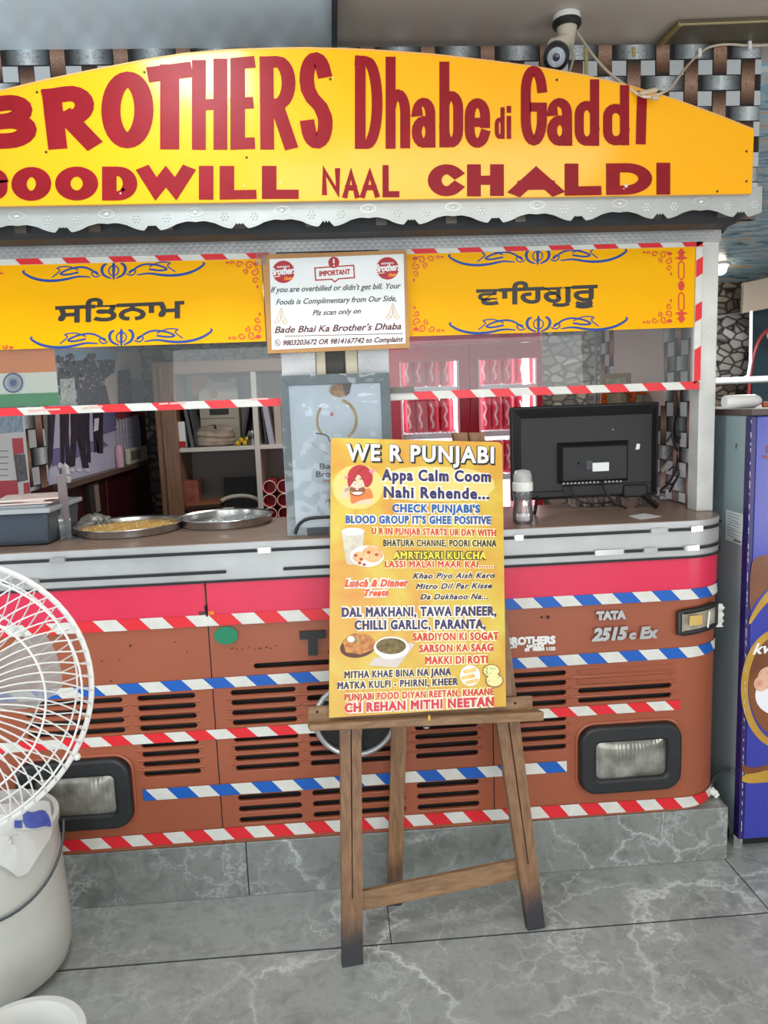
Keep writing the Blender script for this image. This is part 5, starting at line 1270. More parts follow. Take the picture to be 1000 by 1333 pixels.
for i, (dx, dy, rot) in enumerate(((0, 0, .12), (-.02, .02, -.05), (.012, .01, .22))):
    b = MB(); cx, cy = (x0+x1)/2+dx*.5, (y0+y1)/2+dy; c_, s_ = math.cos(rot), math.sin(rot)
    pts = [V((cx+u_*c_-v_*s_, cy+u_*s_+v_*c_, zt_b+.001+.005*i)) for u_, v_ in ((-.085, -.09), (.085, -.09), (.085, .09), (-.085, .09))]
    b.prism(pts, (0, 0, .004)); o = b.build('bill_pad', mat('pink_print_paper', '#dcd3cd', .5, var=(20, .15, '#e2bdb6')), smooth=0)
    top('bill_pad', ('lowest pad of printed slips lying on the lid of the plastic box', 'middle pad of printed slips in the pile on the plastic box', 'topmost pad of pinkish printed slips on the plastic box')[i], 'paper pad', o, 'pads of slips on the plastic box')
q = onw(88, 702); ch = thing('table_card', 'clear upright stand with a narrow printed card between the plastic box and the trays', 'card stand', q)
YK = q.y; hh = P(86, 615, YK).z-ZW
MB().box(q.x-.013, q.x+.013, YK-.003, YK+.003, ZW+.001, ZW+hh*.98).build('stand_sleeve', M_clear, ch, smooth=0)
MB().box(q.x-.012, q.x+.011, YK-.0012, YK+.0012, ZW+.062, ZW+hh*.96).build('printed_card', mat('card_print', '#8b7a78', .5, var=(30, .15, '#b0686a')), ch, smooth=0)
MB().box(q.x-.016, q.x+.05, YK-.022, YK+.03, ZW, ZW+.004).build('stand_base', M_clear, ch, smooth=0)
MB().box(q.x-.014, q.x-.004, YK-.018, YK-.010, ZW+.003, ZW+.075).build('front_lip', M_clear, ch, smooth=0)
rg = random.Random(9); rows = []
qn = onw(112, 691)
for i in range(12):
    r_ = []
    for j in range(16):
        u_, v_ = j/15, i/11; h = .050*math.sin(math.pi*min(1, u_*1.15))**.6*math.sin(math.pi*v_)**.5*(1-.55*u_)
        r_.append(V((qn.x-.055+.15*u_+rg.uniform(-.004, .004), qn.y+.04+.09*v_+rg.uniform(-.004, .004), ZW+.002+max(0, h+rg.uniform(-.008, .008)*(h > .01)))))
    rows.append(r_)
b = MB(); b.sheet(rows); o = b.build('crumpled_packet', mat('crumpled_foil', '#b3b0a6', .35, .25, var=(26, .16, '#585a57')), smooth=25)
top('crumpled_packet', 'crumpled silver and cream packet behind the left steel tray', 'packet', o)
qb = onw(104, 672); b = MB(); b.box(qb.x-.05, qb.x+.035, .375, .41, ZW+.001, P(100, 646, .39).z)
top('white_tub', 'pale blue-white tub standing behind the plastic box', 'tub', b.build('white_tub', mat('pale_tub', '#b9c3ce', .4), smooth=0, bevel=.008))

# ------------------------------------------------------------------ inside the booth, left: flag, mural, poster, ledge things
FLY = YW+.012
FL = YP(FLY)
fg = thing('national_flag', 'saffron, white and green flag with a blue spoked wheel behind the left pane', 'flag', FL.at(38, 528))
zf1, zf0 = FL.at(40, 455).z, FL.at(40, 529).z; xf0 = FL.at(-42, 490).x; xf1 = FL.at(74, 490).x
za_, zb2 = FL.at(40, 485).z, FL.at(40, 512).z
for nm, z0, z1, hx in (('saffron_band', za_, zf1, '#dd8148'), ('white_band', zb2, za_, '#ddd8cb'), ('green_band', zf0, zb2, '#3f8f58')):
    rows = [[V((xf0+(xf1-xf0)*i/14, FLY+.002*math.sin(i*.9), z)) for i in range(15)] for z in (z0, z1)]
    MB().sheet(rows).build(nm, mat('flag_'+nm, hx, .7), fg, solid=.001)
a = Art(lambda x, y, o: FL.at(x, y, o), .0032); a.ring(17.5, 498.5, 12, 12, 2.0, 40)
for i in range(24): t = i*math.pi/12; a.ribbon([(17.5+2*math.cos(t), 498.5+2*math.sin(t)), (17.5+11*math.cos(t), 498.5+11*math.sin(t))], .7)
a.disc(17.5, 498.5, 2.8); a.build('spoked_wheel', mat('flag_blue', '#2f4a86', .6), fg)

mu = thing('parade_mural', 'large printed picture of a marching parade on the left wall above the dark ledge', 'mural', PL.at(130, 615))
def wl(x, y, o=0): return PL.at(x, y, o)
a = Art(wl, .004); a.poly([(62, 440), (199, 440), (199, 597), (62, 632)]); a.build('picture_sheet', mat('mural_ground', '#a9abc8', .45, var=(6, .3, '#c3c3d6')), mu)
a = Art(wl, .0050); a.poly([(62, 456), (150, 458), (150, 472), (62, 474)]); a.build('printed_sky', mat('mural_sky', '#93b4cc', .5), mu)
rg = random.Random(21)
a = Art(wl, .0056)
for i in range(90): a.disc(rg.uniform(72, 150), rg.uniform(462, 522), rg.uniform(2, 4.5), rg.uniform(2.5, 6), 7)
a.poly([(75, 470), (148, 468), (146, 527), (100, 529), (98, 500), (78, 488)])
a.build('printed_crowd', mat('mural_crowd', '#2c2836', .6, var=(50, .12, '#5d5566')), mu)
a = Art(wl, .0062)
for i in range(60): a.disc(rg.uniform(76, 150), rg.uniform(464, 510), rg.uniform(.6, 1.6), rg.uniform(.8, 2), 6)
a.build('printed_faces', mat('mural_light_specks', '#b7b0b6', .6), mu)
a = Art(wl, .0062); a.poly([(76, 494), (95, 492), (97, 526), (77, 526)]); a.build('printed_fountain', mat('mural_pale_green', '#a4b5a9', .6, var=(60, .15, '#dfe6e2')), mu)
a = Art(wl, .0062); a.poly([(151, 458), (180, 458), (187, 496), (170, 492), (168, 475), (158, 474), (150, 487), (152, 524), (142, 527), (134, 494), (148, 484)]); a.build('printed_pillar', mat('mural_pillar', '#d6c8c4', .6), mu)
a = Art(wl, .0066); a.poly([(152, 482), (168, 481), (171, 527), (152, 527)]); a.build('printed_flag_bearer', mat('mural_dark_coat', '#38333c', .6), mu)
a = Art(wl, .0070)
for i in range(3): a.ribbon(chaikin([(152, 505+i*7), (160, 500+i*7), (170, 494+i*7)]), 2.6)
a.poly([(148, 535), (190, 530), (193, 546), (176, 540), (150, 548)])
a.build('printed_red_cloth', mat('mural_red_cloth', '#8c3f4c', .6), mu)
a = Art(wl, .0066)
def leg_fig(x, w, y0, y1, sp):
    a.poly([(x-w, y0), (x+w, y0-1), (x+w*.9, y0+(y1-y0)*.4), (x+sp+w*.5, y1), (x+sp-w*.5, y1), (x, y0+(y1-y0)*.5), (x-sp*.4+w*.3, y1-2), (x-sp*.4-w*.6, y1-1), (x-w*.9, y0+(y1-y0)*.4)])
leg_fig(82, 6, 534, 607, 5); leg_fig(98, 8, 532, 609, 12); leg_fig(126, 7, 531, 590, 3); leg_fig(110, 5, 532, 602, 4)
a.poly([(62, 540), (70, 536), (66, 600), (62, 612)]); a.poly([(178, 540), (190, 540), (194, 592), (184, 596), (181, 560)])
a.build('printed_marchers', mat('mural_marchers', '#22202c', .6, var=(30, .15, '#3d3040')), mu)
a = Art(wl, .0070)
for x in (84, 92, 101, 112): a.disc(x, 612, 3.5, 2.2, 8)
for x in range(150, 182, 4): a.ribbon([(x, 545), (x+3, 588)], 1.4)
a.ribbon([(148, 556), (180, 551)], 1.4); a.ribbon([(149, 570), (181, 565)], 1.4); a.poly([(121, 545), (127, 544), (126, 560), (120, 562)])
a.disc(76, 606, 3, 4)
a.build('printed_white_fence', mat('mural_white', '#d8d6df', .6), mu)
a = Art(wl, .0060); a.poly([(64, 585), (130, 572), (140, 580), (66, 608)]); a.poly([(130, 536), (148, 534), (150, 560), (132, 566)]); a.build('printed_ground_shade', mat('mural_blue_ground', '#6f6d98', .6), mu)

# printed poster and woven strip at the near end of the left wall
a = Art(wl, .006); a.poly([(-45, 541), (29, 541), (38, 645), (-45, 660)]); ps = a.build('poster', mat('poster_white', '#dfe6ea', .4))
ps = top('wall_poster', 'white, blue and red printed poster at the left picture edge beyond the counter', 'poster', ps)
a = Art(wl, .0066); a.poly([(-45, 541), (27, 541), (28, 562), (-45, 568)]); a.build('blue_print', mat('poster_blue', '#7fa0c0', .5, var=(40, .2, '#b5c9d6')), ps)
a = Art(wl, .0066); a.poly([(-45, 628), (20, 625), (22, 645), (-45, 660)]); a.poly([(13, 571), (27, 570), (29, 590), (15, 592)]); a.poly([(28, 629), (36, 628), (37, 642), (29, 643)]); a.build('red_print', mat('poster_red', '#c75663', .5), ps)
a = Art(wl, .0066); a.poly([(15, 592), (30, 591), (34, 625), (20, 628)]); a.build('grey_print', mat('poster_grey', '#7c8289', .5, var=(50, .2, '#565a60')), ps)
a = Art(wl, .0068)
for i in range(5): a.ribbon([(-40, 588+i*8), (8, 587+i*8)], .8)
a.build('fine_print', M_grey, ps)
ycA, ycB = PL.at(30, 600).y, PL.at(61, 600).y
weave('wall_left', (-1.098, ycA, ZW-.2), (0, 1, 0), (0, 0, 1), ycB-ycA, 1.0, (1, 0, 0), (ycB-ycA)*.62, thick=.02)

# digital timer and small things on the ledge
q = PL.at(178, 600); yq = q.y
tm = thing('desk_timer', 'cream desk timer with grey display on the dark ledge below the mural', 'timer', (-1.075, yq, zl))
fy = PL.at(160, 595).y; fy2 = PL.at(184, 590).y
zt_m = PL.at(172, 582).z
MB().box(-1.090, -1.064, fy, fy2, zl, zt_m).build('timer_case', mat('cream_plastic', '#c9c3b0', .5), tm, smooth=0, bevel=.006)
MB().box(-1.0645, -1.062, fy+.02, fy+.02+(fy2-fy)*.5, zl+.02, zt_m-.015).build('display', mat('lcd_grey', '#6d766e', .3), tm, smooth=0)
q = PL.at(149, 595)
b = MB(); b.lathe([(0, 0), (.02, 0), (.022, .08), (.012, .11), (0, .112)], V((-1.076, q.y, zl)), 12); top('pink_tub', 'small pink tub on the ledge beside the cream timer', 'tub', b.build('pink_tub', mat('pink_tub', '#c9a3ab', .5)))
q = PL.at(77, 610)
b = MB(); b.lathe([(0, 0), (.016, 0), (.018, .02), (.006, .024), (.006, .03), (.016, .034), (.014, .065), (.004, .075), (0, .08)], V((-1.076, q.y, zl)), 12); top('lantern_ornament', 'small white ornament on the near end of the dark ledge', 'ornament', b.build('lantern_ornament', M_white))
q = PL.at(115, 650); b = MB(); b.box(-1.096, -1.070, q.y-.06, q.y+.06, q.z-.07, q.z+.07)
sw = top('switch_box', 'brown-grey switch box on the maroon panel under the ledge', 'switch', b.build('switch_box', mat('switch_dark', '#2b2422', .5), smooth=0, bevel=.004))
b = MB(); b.box(-1.070, -1.066, q.y-.005, q.y+.05, q.z-.06, q.z+.06); b.build('switch_plate', mat('switch_plate', '#7d7268', .5), sw, smooth=0)
a = Art(wl, .012); a.ribbon([(134, 620), (139, 690)], 1.0); a.build('panel_joint', mat('joint_line', '#6b3a40', .5), None)
o = bpy.data.objects['panel_joint']; top('trim_3', None, None, o)['kind'] = 'structure'

# ------------------------------------------------------------------ shelf unit
YSH = 1.85
SH = YP(YSH)
M_shw = wood('shelf_frame_wood', '#7a5a45', '#96735a', (20, 20, 1.2), .4)
M_lam = mat('white_laminate', '#c9c5bd', .4)
xs0 = SH.at(203, 560).x; xs1 = SH.at(231, 560).x; xs2 = SH.at(452, 560).x
zs_top = SH.at(300, 468).z
sh = thing('shelf_unit', 'wood-framed shelf unit with white shelves at the back of the booth', 'shelf', ((xs0+xs2)/2, YSH+.15, .02))
MB().box(xs0, xs1, YSH, YSH+.34, .0, zs_top).build('side_frame', M_shw, sh, smooth=0, bevel=.006)
MB().box(xs0+.035, xs0+.05, YSH-.012, YSH, .0, zs_top-.03).build('side_moulding', M_shw, sh, smooth=0, bevel=.003)
MB().box(xs1, xs2, YSH, YSH+.34, zs_top-.065, zs_top).build('top_frame', M_shw, sh, smooth=0, bevel=.006)
MB().box(xs1, xs2, YSH+.33, YSH+.34, .0, zs_top).build('back_panel', mat('shelf_back', '#8f8a84', .5), sh, smooth=0)
zA = SH.at(290, 581.5).z; zB = SH.at(290, 677).z-.02
for z in (zA, zB, .72): MB().box(xs1, xs2, YSH+.01, YSH+.33, z-.022, z).build('shelf_board', M_lam, sh, smooth=0, bevel=.002)
xd = SH.at(336, 600).x
MB().box(xd-.014, xd+.014, YSH+.005, YSH+.33, .72, zs_top-.065).build('divider', M_lam, sh, smooth=0, bevel=.002)
def sx_(px, py=560): return SH.at(px, py).x
def sz_(py, px=290): return SH.at(px, py).z
b = MB(); b.box(sx_(252), sx_(306), YSH+.215, YSH+.32, zA, sz_(490, 280)); bxo = top('carton', 'cream carton with a dark label in the middle of the upper shelf', 'carton', b.build('carton', mat('cream_card', '#b4ab99', .5), smooth=0, bevel=.003))
b = MB(); b.box(sx_(266), sx_(292), YSH+.211, YSH+.216, sz_(540), sz_(532)); b.build('dark_label', M_black, bxo, smooth=0)
a = Art(YP(YSH+.2145).at, .001); a.text('CERAMICA', 276, 497.5, 301, 496.5, 4, .3); a.text('product', 272, 555, 281, 554.8, 3, .3); a.ribbon([(252, 545.5), (306, 544)], .7); a.build('lettering', M_grey, bxo)
a = Art(YP(YSH+.2145).at, .001); a.poly([(247, 489), (269, 489), (272, 497), (258, 512), (252, 518)]); a.disc(278, 513, 5.5, 5.5); a.build('brown_mark', mat('brown_mark', '#a5714f', .5), bxo)
def folder(px, wpx, py1, lean_, hx, label, name='folder', y0=.05):
    x = sx_(px); w = sx_(px+wpx)-x; z1 = sz_(py1); h = z1-zA
    b = MB(); b.hexa([(x, YSH+y0, zA), (x+w, YSH+y0, zA), (x+w, YSH+.28, zA), (x, YSH+.28, zA)], [(x+lean_, YSH+y0, z1), (x+w+lean_, YSH+y0, z1), (x+w+lean_, YSH+.28, z1), (x+lean_, YSH+.28, z1)])
    return top(name, label, 'folder', b.build(name, mat('folder_'+hx[1:], hx, .5), smooth=0))
folder(245, 4, 517, -.03, '#5b6063', 'grey folder leaning left beside the cream carton', y0=.04)
folder(252.5, 3, 520, -.035, '#3b3d40', 'dark folder between the grey folder and the cream carton')
folder(311, 3, 520, .055, '#2b2a2b', 'dark folder leaning right beside the cream carton')
folder(349, 7, 520, -.03, '#a6a6b4', 'lilac-grey folder leaning on the white divider', y0=.02)
folder(344, 2.5, 522, -.02, '#4a4c52', 'thin dark folder behind the lilac-grey folder', y0=.06)
folder(356, 9, 524, .0, '#b7ae9d', 'pale file box at the right end of the upper shelf', 'file_box', y0=.10)
b = MB(); b.box(sx_(228), sx_(239), YSH+.03, YSH+.12, zA, sz_(549, 232)); o = top('white_packet', 'white and red packet at the left end of the upper shelf', 'packet', b.build('white_packet', M_paper, smooth=0, bevel=.006))
MB().box(sx_(228), sx_(239), YSH+.0285, YSH+.03, zA+.003, zA+.035).build('red_band', M_mar, o, smooth=0)
rg = random.Random(4); cpl = SH.at(275, 570)
b = MB(); rows = []
for i in range(9):
    r_ = []
    for j in range(28):
        t = 2*math.pi*j/28; rr_ = .115*(1+.05*math.sin(3*t+i)); zz = [0, .01, .03, .045, .055, .075, .085, .095, .1][i]; kk = [.75, .95, 1.0, .92, .98, .85, .88, .6, .1][i]
        r_.append(V((cpl.x+rr_*kk*math.cos(t)+rg.uniform(-.003, .003), YSH+.115+.09*kk*math.sin(t), zA+zz*(1+.12*math.sin(2*t)))))
    rows.append(r_)
b.sheet(rows, closed=True); top('wrapped_plates', 'stack of plates wrapped in clear plastic before the cream carton', 'plates', b.build('wrapped_plates', mat('wrapped_cream', '#bfb1a0', .25, var=(18, .2, '#8f7f6e')), smooth=30))
q = sx_(312); b = MB()
for dx, dz, r_ in ((-.02, .014, .014), (.0, .03, .013), (.018, .014, .014), (.03, .034, .012)): b.ball((q+dx, YSH+.04, zA+dz), r_, n=8)
top('yellow_flowers', 'small cluster of yellow artificial flowers on the upper shelf', 'flowers', b.build('yellow_flowers', mat('flower_yellow', '#d6b21f', .6)))
b = MB(); q = sx_(327); b.lathe([(0, 0), (.028, 0), (.03, .05), (.02, .075), (0, .08)], V((q, YSH+.05, zA)), 14); top('dark_jar', 'dark and silver jar beside the white divider on the upper shelf', 'jar', b.build('dark_jar', mat('jar_mix', '#37383c', .25, .3, var=(30, .1, '#a9a9a9'))))
# lower shelf
b = MB(); b.box(sx_(277), sx_(334), YSH+.26, YSH+.30, zB, sz_(628, 300)); top('black_panel', 'flat black panel standing at the back of the lower shelf', 'panel', b.build('black_panel', M_black, smooth=0))
rg = random.Random(14)
for i in range(6):
    x0_ = sx_(234+rg.uniform(-1, 5)); x1_ = sx_(284+rg.uniform(-8, 4)); z0 = zB+.012*i*1.6
    ang = rg.uniform(-.04, .05)
    b = MB(); h = .016
    b.hexa([(x0_, YSH+.03, z0), (x1_, YSH+.03, z0+ang*.2), (x1_, YSH+.22, z0+ang*.2), (x0_, YSH+.22, z0)], [(x0_, YSH+.03, z0+h), (x1_, YSH+.03, z0+h+ang*.2), (x1_, YSH+.22, z0+h+ang*.2), (x0_, YSH+.22, z0+h)])
    top('menu_card', ['lowest', 'second lowest', 'third from bottom', 'third from top', 'second highest', 'topmost'][i]+' brown folder in the untidy pile on the lower shelf', 'folder', b.build('menu_folder', mat('menu_brown_%d' % (i % 3), ['#6b4334', '#3c2a26', '#8c5a3f'][i % 3], .5), smooth=0), 'pile of brown folders')
b = MB(); b.box(sx_(229), sx_(249), YSH+.08, YSH+.16, zB, sz_(628, 240)); top('red_carton', 'dark red carton at the left end of the lower shelf', 'carton', b.build('red_carton', mat('dark_red_card', '#7d3a34', .5, var=(20, .15, '#a5644e')), smooth=0))
rc = SH.at(309, 656, ); b = MB(); b.tube([(rc.x+.115*math.cos(t), YSH+.07+.03*math.sin(t), zB+.085+.048*math.sin(t)) for t in [i*math.pi/20 for i in range(40)]], .011, 8, closed=True)
top('white_ring', 'white ring-shaped hoop lying on the lower shelf', 'ring', b.build('white_ring', mat('bone_white', '#bfb9ac', .4)))
pitch = sx_(361)-sx_(346.5)
nm = [('upper left', 0, 2), ('upper right', 1, 2), ('middle left', 0, 1), ('middle right', 1, 1), ('lower left', 0, 0), ('lower right', 1, 0)]
M_cup = mat('cup_red', '#c22b34', .35); M_cupw = mat('cup_rim', '#e7cfc6', .35)
xc_ = sx_(350, 640); zc_ = zB+.036
cup = None
for lab, ci, ri in nm:
    c = V((xc_+ci*.075+(.004 if ri == 2 else 0), YSH+.02, zc_+ri*.072))
    if cup is None:
        cup = thing('paper_cup_sleeve', '', 'cup stack', c)
        b = MB(); b.lathe([(.030, .0), (.036, .0), (.034, .26), (0, .26)], c, 20, (0, 1, 0)); b.lathe([(.031, .0), (.027, .07), (0, .07)], c, 20, (0, 1, 0)); b.build('cup_bodies', M_cup, cup, smooth=50)
        b = MB(); b.tube([(c.x+.034*math.cos(t), c.y, c.z+.034*math.sin(t)) for t in [i*math.pi/10 for i in range(20)]], .0028, 6, closed=True); b.build('rolled_rim', M_cupw, cup)
        n_ = cup
    else: n_ = copy_tree(cup); n_.location = c
    n_['label'] = 'red paper cup stack lying on the lower shelf, '+lab+' of six'; n_['group'] = 'red paper cup stacks on the lower shelf'

# ------------------------------------------------------------------ red drinks cooler
YR = 1.35
RF = YP(YR)
xr0, xr1 = RF.at(506, 520).x, RF.at(706, 500).x
zr_t = RF.at(600, 430).z+.10
M_fr = mat('cooler_red', '#b3122a', .3, var=(5, .3, '#a50f26')); M_frd = mat('cooler_dark_red', '#7d1020', .35)
rf = thing('drinks_cooler', 'red upright drinks cooler with two glass doors behind the counter', 'fridge', ((xr0+xr1)/2, YR+.3, 0))
b = MB(); b.box(xr0, xr0+.03, YR+.04, YR+.62, 0, zr_t); b.box(xr1-.03, xr1, YR+.04, YR+.62, 0, zr_t); b.box(xr0, xr1, YR+.04, YR+.62, zr_t-.14, zr_t); b.box(xr0, xr1, YR+.04, YR+.62, 0, .12)
b.build('cabinet', M_fr, rf, smooth=0)
MB().box(xr0+.03, xr1-.03, YR+.54, YR+.60, .12, zr_t-.14).build('back_liner', emat('glowing_white_liner', '#eef4fa', 1.1), rf, smooth=0)  # liner is no lamp; its material glows to brighten the cooler interior
MB().box(xr0, xr1, YR+.0, YR+.045, zr_t-.16, zr_t+.0).build('header', mat('cooler_header', '#c02748', .3, var=(9, .2, '#d9536c')), rf, smooth=0, bevel=.006)
zo1 = RF.at(560, 470).z; dz0 = .22
def rx(px, py=500): return RF.at(px, py).x
M_doorglass = glassmat('door_glass', '#ffffff', .01, .02, .25)
doors = [(rx(508), rx(522), rx(597), rx(611)), (rx(613), rx(624), rx(698), rx(705.5))]
for d0, g0, g1, d1 in doors:
    vs, fs = holed([(d0, .14), (d1, .14), (d1, zr_t-.165), (d0, zr_t-.165)], [[(g0, dz0), (g1, dz0), (g1, zo1), (g0, zo1)]], .03, .003)
    dd = MB().add([V((v.x, YR+.018-v.z, v.y)) for v in vs], fs).build('door', M_fr, rf, smooth=0)
    MB().box(g0, g1, YR+.012, YR+.016, dz0, zo1).build('door_glass', M_doorglass, dd, smooth=0)
    MB().tube([(g0, YR+.0, dz0), (g1, YR, dz0), (g1, YR, zo1), (g0, YR, zo1)], .004, 6, closed=True).build('gasket', mat('pale_gasket', '#c9a7ae', .5), dd)
MB().box(rx(611.2), rx(612.8), YR+.004, YR+.02, .14, zr_t-.165).build('door_seam', M_dark, rf, smooth=0)
MB().box(xr1-.07, xr1-.045, YR+.06, YR+.10, .2, zr_t-.16).build('light_strip', emat('cooler_light', '#f4faff', 9.0), rf, smooth=0)
MB().box(rx(596.5), rx(600), YR+.06, YR+.09, .2, zr_t-.16).build('light_strip', emat('cooler_light2', '#f4faff', 6), rf, smooth=0)
for xl_ in (rx(514), rx(619.5)): MB().box(xl_-.012, xl_+.004, YR+.055, YR+.085, .2, zr_t-.16).build('light_strip', bpy.data.materials['cooler_light2'], rf, smooth=0)
zsh = [RF.at(560, 503).z, RF.at(560, 564).z, RF.at(560, 622).z]
M_wire = mat('white_wire', '#dfe3e6', .4)
for z in zsh:
    b = MB(); b.box(xr0+.03, xr1-.03, YR+.055, YR+.07, z-.028, z-.004); 
    for i in range(30): xx = xr0+.035+(xr1-xr0-.07)*i/29; b.box(xx-.002, xx+.002, YR+.06, YR+.52, z-.005, z)
    b.build('wire_shelf', M_wire, rf, smooth=0)
M_can = mat('can_red', '#d4304a', .3, .1); M_cans = mat('can_silver', '#c9ccd0', .3, .8)
can = None
ordn = ['first', 'second', 'third', 'fourth']
for ri, (z, sn) in enumerate(zip(zsh, ('upper', 'middle', 'lower'))):
    for di, (d0, g0, g1, d1) in enumerate(doors):
        for k in range(4):
            c = V((g0+.045+(g1-g0-.085)*k/3.0+.006*math.sin(k*5+ri), YR+.115, z+.001))
            if can is None:
                can = thing('drink_can', '', 'can', c)
                b = MB(); hgt = .155; b.lathe([(0, .003), (.026, 0), (.033, .008), (.033, hgt-.014), (.027, hgt-.002)], c, 20); b.build('can_body', M_can, can, smooth=50)
                MB().lathe([(.027, hgt-.003), (.028, hgt), (.025, hgt), (.024, hgt-.004), (0, hgt-.004)], c, 20).build('can_lid', M_cans, can)
                b = MB()
                b.sheet([[V((c.x+.0334*math.sin(t+w), c.y-.0334*math.cos(t+w), c.z+.02+.115*i/14)) for w in (-.16, 0, .16)] for i, t in ((i, -.25+.16*math.sin(i*.8)) for i in range(15))])
                b.build('white_stripe', mat('can_pale_pink', '#e9b9c0', .35), can); n_ = can
            else: n_ = copy_tree(can); n_.location = c
            n_['label'] = '%s red drink can from the left on the %s shelf behind the cooler\'s %s door' % (ordn[k], sn, ('left', 'right')[di]); n_['group'] = 'red cans in the drinks cooler'

# ------------------------------------------------------------------ blue freezer on the right
qf = F(962, 1112)
fx0, fy0 = qf.x, qf.y
FRP = YP(fy0)
fzt = FRP.at(978, 541).z
fz_ = thing('upright_freezer', 'blue-fronted upright ice cream freezer with grey sides at the right picture edge', 'freezer', (fx0+.3, fy0+.3, 0))
M_fs = mat('freezer_grey_side', '#8fa0a3', .35, .1, var=(2.2, .35, '#9db0b3'), bump=(5, .12))
M_fb = mat('freezer_blue', '#2f3596', .3, var=(2, .3, '#3a40a4'), coat=.2)
M_fp = mat('freezer_purple_edge', '#2b1f5e', .35)
b = MB(); b.box(fx0, fx0+.62, fy0+.03, fy0+.62, .05, fzt); b.build('cabinet', M_fs, fz_, smooth=0, bevel=.004)
xe0 = FRP.at(978, 800).x-fx0
b = MB(); b.box(fx0+xe0, fx0+.62, fy0, fy0+.032, .05, fzt-.003); b.build('front_door', M_fb, fz_, smooth=0, bevel=.003)
b = MB(); b.box(fx0-.002, fx0+xe0, fy0+.002, fy0+.034, .05, fzt-.003); b.build('edge_trim', M_fp, fz_, smooth=0, bevel=.002)
a = Art(lambda x, y, o: FRP.at(x, y, o), .002)
for i in range(46):
    y = 550+i*12+random.uniform(-5, 5); x = 977.5-(y-550)*.024; a.poly([(x-.5, y), (x+.6, y+1), (x+.5, y+random.uniform(2, 9)), (x-.3, y+random.uniform(2, 7))])
a.build('chipped_paint', mat('chip_white', '#b9b6c4', .6), fz_)
b = MB(); b.box(fx0-.006, fx0+.64, fy0-.004, fy0+.64, fzt, fzt+.018); b.build('top_board', wood('freezer_top_board', '#4a3d3a', '#635048', (2, 14, 1), .5), fz_, smooth=0, bevel=.002)
b = MB(); b.box(fx0+.02, fx0+.6, fy0+.05, fy0+.58, 0, .05); b.build('plinth_base', M_black, fz_, smooth=0)
for dx, dy in ((.004, .04), (.004, .56), (.58, .04), (.58, .56)): MB().box(fx0+dx, fx0+dx+.03, fy0+dy, fy0+dy+.03, 0, .05).build('foot', M_steel, fz_, smooth=0)
# printed scoops and ribbon on the front
MG = mat('freezer_gold_print', '#c19a3c', .35, var=(12, .3, '#a67e2c')); MB1 = mat('freezer_brown_print', '#5a2d1c', .35, var=(7, .3, '#8a5530')); MW = mat('freezer_white_print', '#e6e6ea', .4); MC = mat('freezer_cream_print', '#dccdb8', .4, var=(30, .2, '#8f7a6c'))
a = Art(FRP.at, .0012); a.poly(chaikin([(974, 808), (990, 779), (1008, 760), (1030, 745), (1030, 766), (1006, 778), (990, 793), (976, 815)], 2, True))
a.ring(1016, 896, 47, 74, 9, 40, a0=95, a1=280); a.poly(chaikin([(966, 1008), (985, 1006), (1010, 999), (1030, 992), (1030, 1012), (1005, 1018), (966, 1020)], 1, True)); a.build('gold_swirl', MG, fz_)
a = Art(FRP.at, .0008); a.poly(chaikin([(975, 800), (977, 735), (985, 724), (1004, 722), (1030, 722), (1030, 756), (1004, 762), (985, 780)], 1, True)); a.build('brown_cone_print', MB1, fz_)
a = Art(FRP.at, .0008); a.poly(chaikin([(966, 992), (975, 1000), (1000, 996), (1020, 980), (1020, 1000), (985, 1008), (966, 1009)], 1, True)); a.build('brown_cone_print', MB1, fz_)
a = Art(FRP.at, .0008); a.disc(1015, 893, 41, 66, 40); a.build('dark_round_print', MB1, fz_)
a = Art(FRP.at, .0016); a.disc(1013, 905, 30, 26, 28); a.build('scoop_print', MW, fz_)
a = Art(FRP.at, .0020); a.disc(1003, 882, 17, 15, 20); a.disc(990, 890, 9, 10, 14); a.build('nut_print', mat('freezer_nut_print', '#c98a6a', .4, var=(40, .2, '#e3bba4')), fz_)
a = Art(FRP.at, .0020); a.text('kwality', 979.5, 851.5, 1052, 843, 13, 1.2, .35); a.build('script_lettering', MW, fz_)
a = Art(FRP.at, .0012); a.poly([(997, 580), (1012, 578), (1012, 587), (998, 590)]); a.poly([(993, 593), (1012, 592), (1012, 598), (994, 597)]); a.build('brown_cone_print', mat('freezer_small_print', '#7a3d3a', .4), fz_)
SP = Plane((fx0, 0, 0), (-1, 0, 0))
a = Art(SP.at, .0015); a.poly([(946, 663), (968.5, 669.5), (966.5, 710), (945, 702)]); lb = a.build('rating_label', M_paper, fz_)
a = Art(SP.at, .0022)
for i in range(9): a.ribbon([(948, 667+i*3.6), (966-(i % 3)*2, 672.5+i*3.7)], .6)
a.ribbon([(956, 702.5), (965.5, 706)], 2.6); a.build('label_print', mat('label_ink', '#6f7678', .5), lb)
a = Art(SP.at, .002); a.poly([(958.5, 578), (960.2, 577), (959.8, 584), (958.3, 584)]); a.build('dent', mat('dent_dark', '#56605f', .5), fz_)
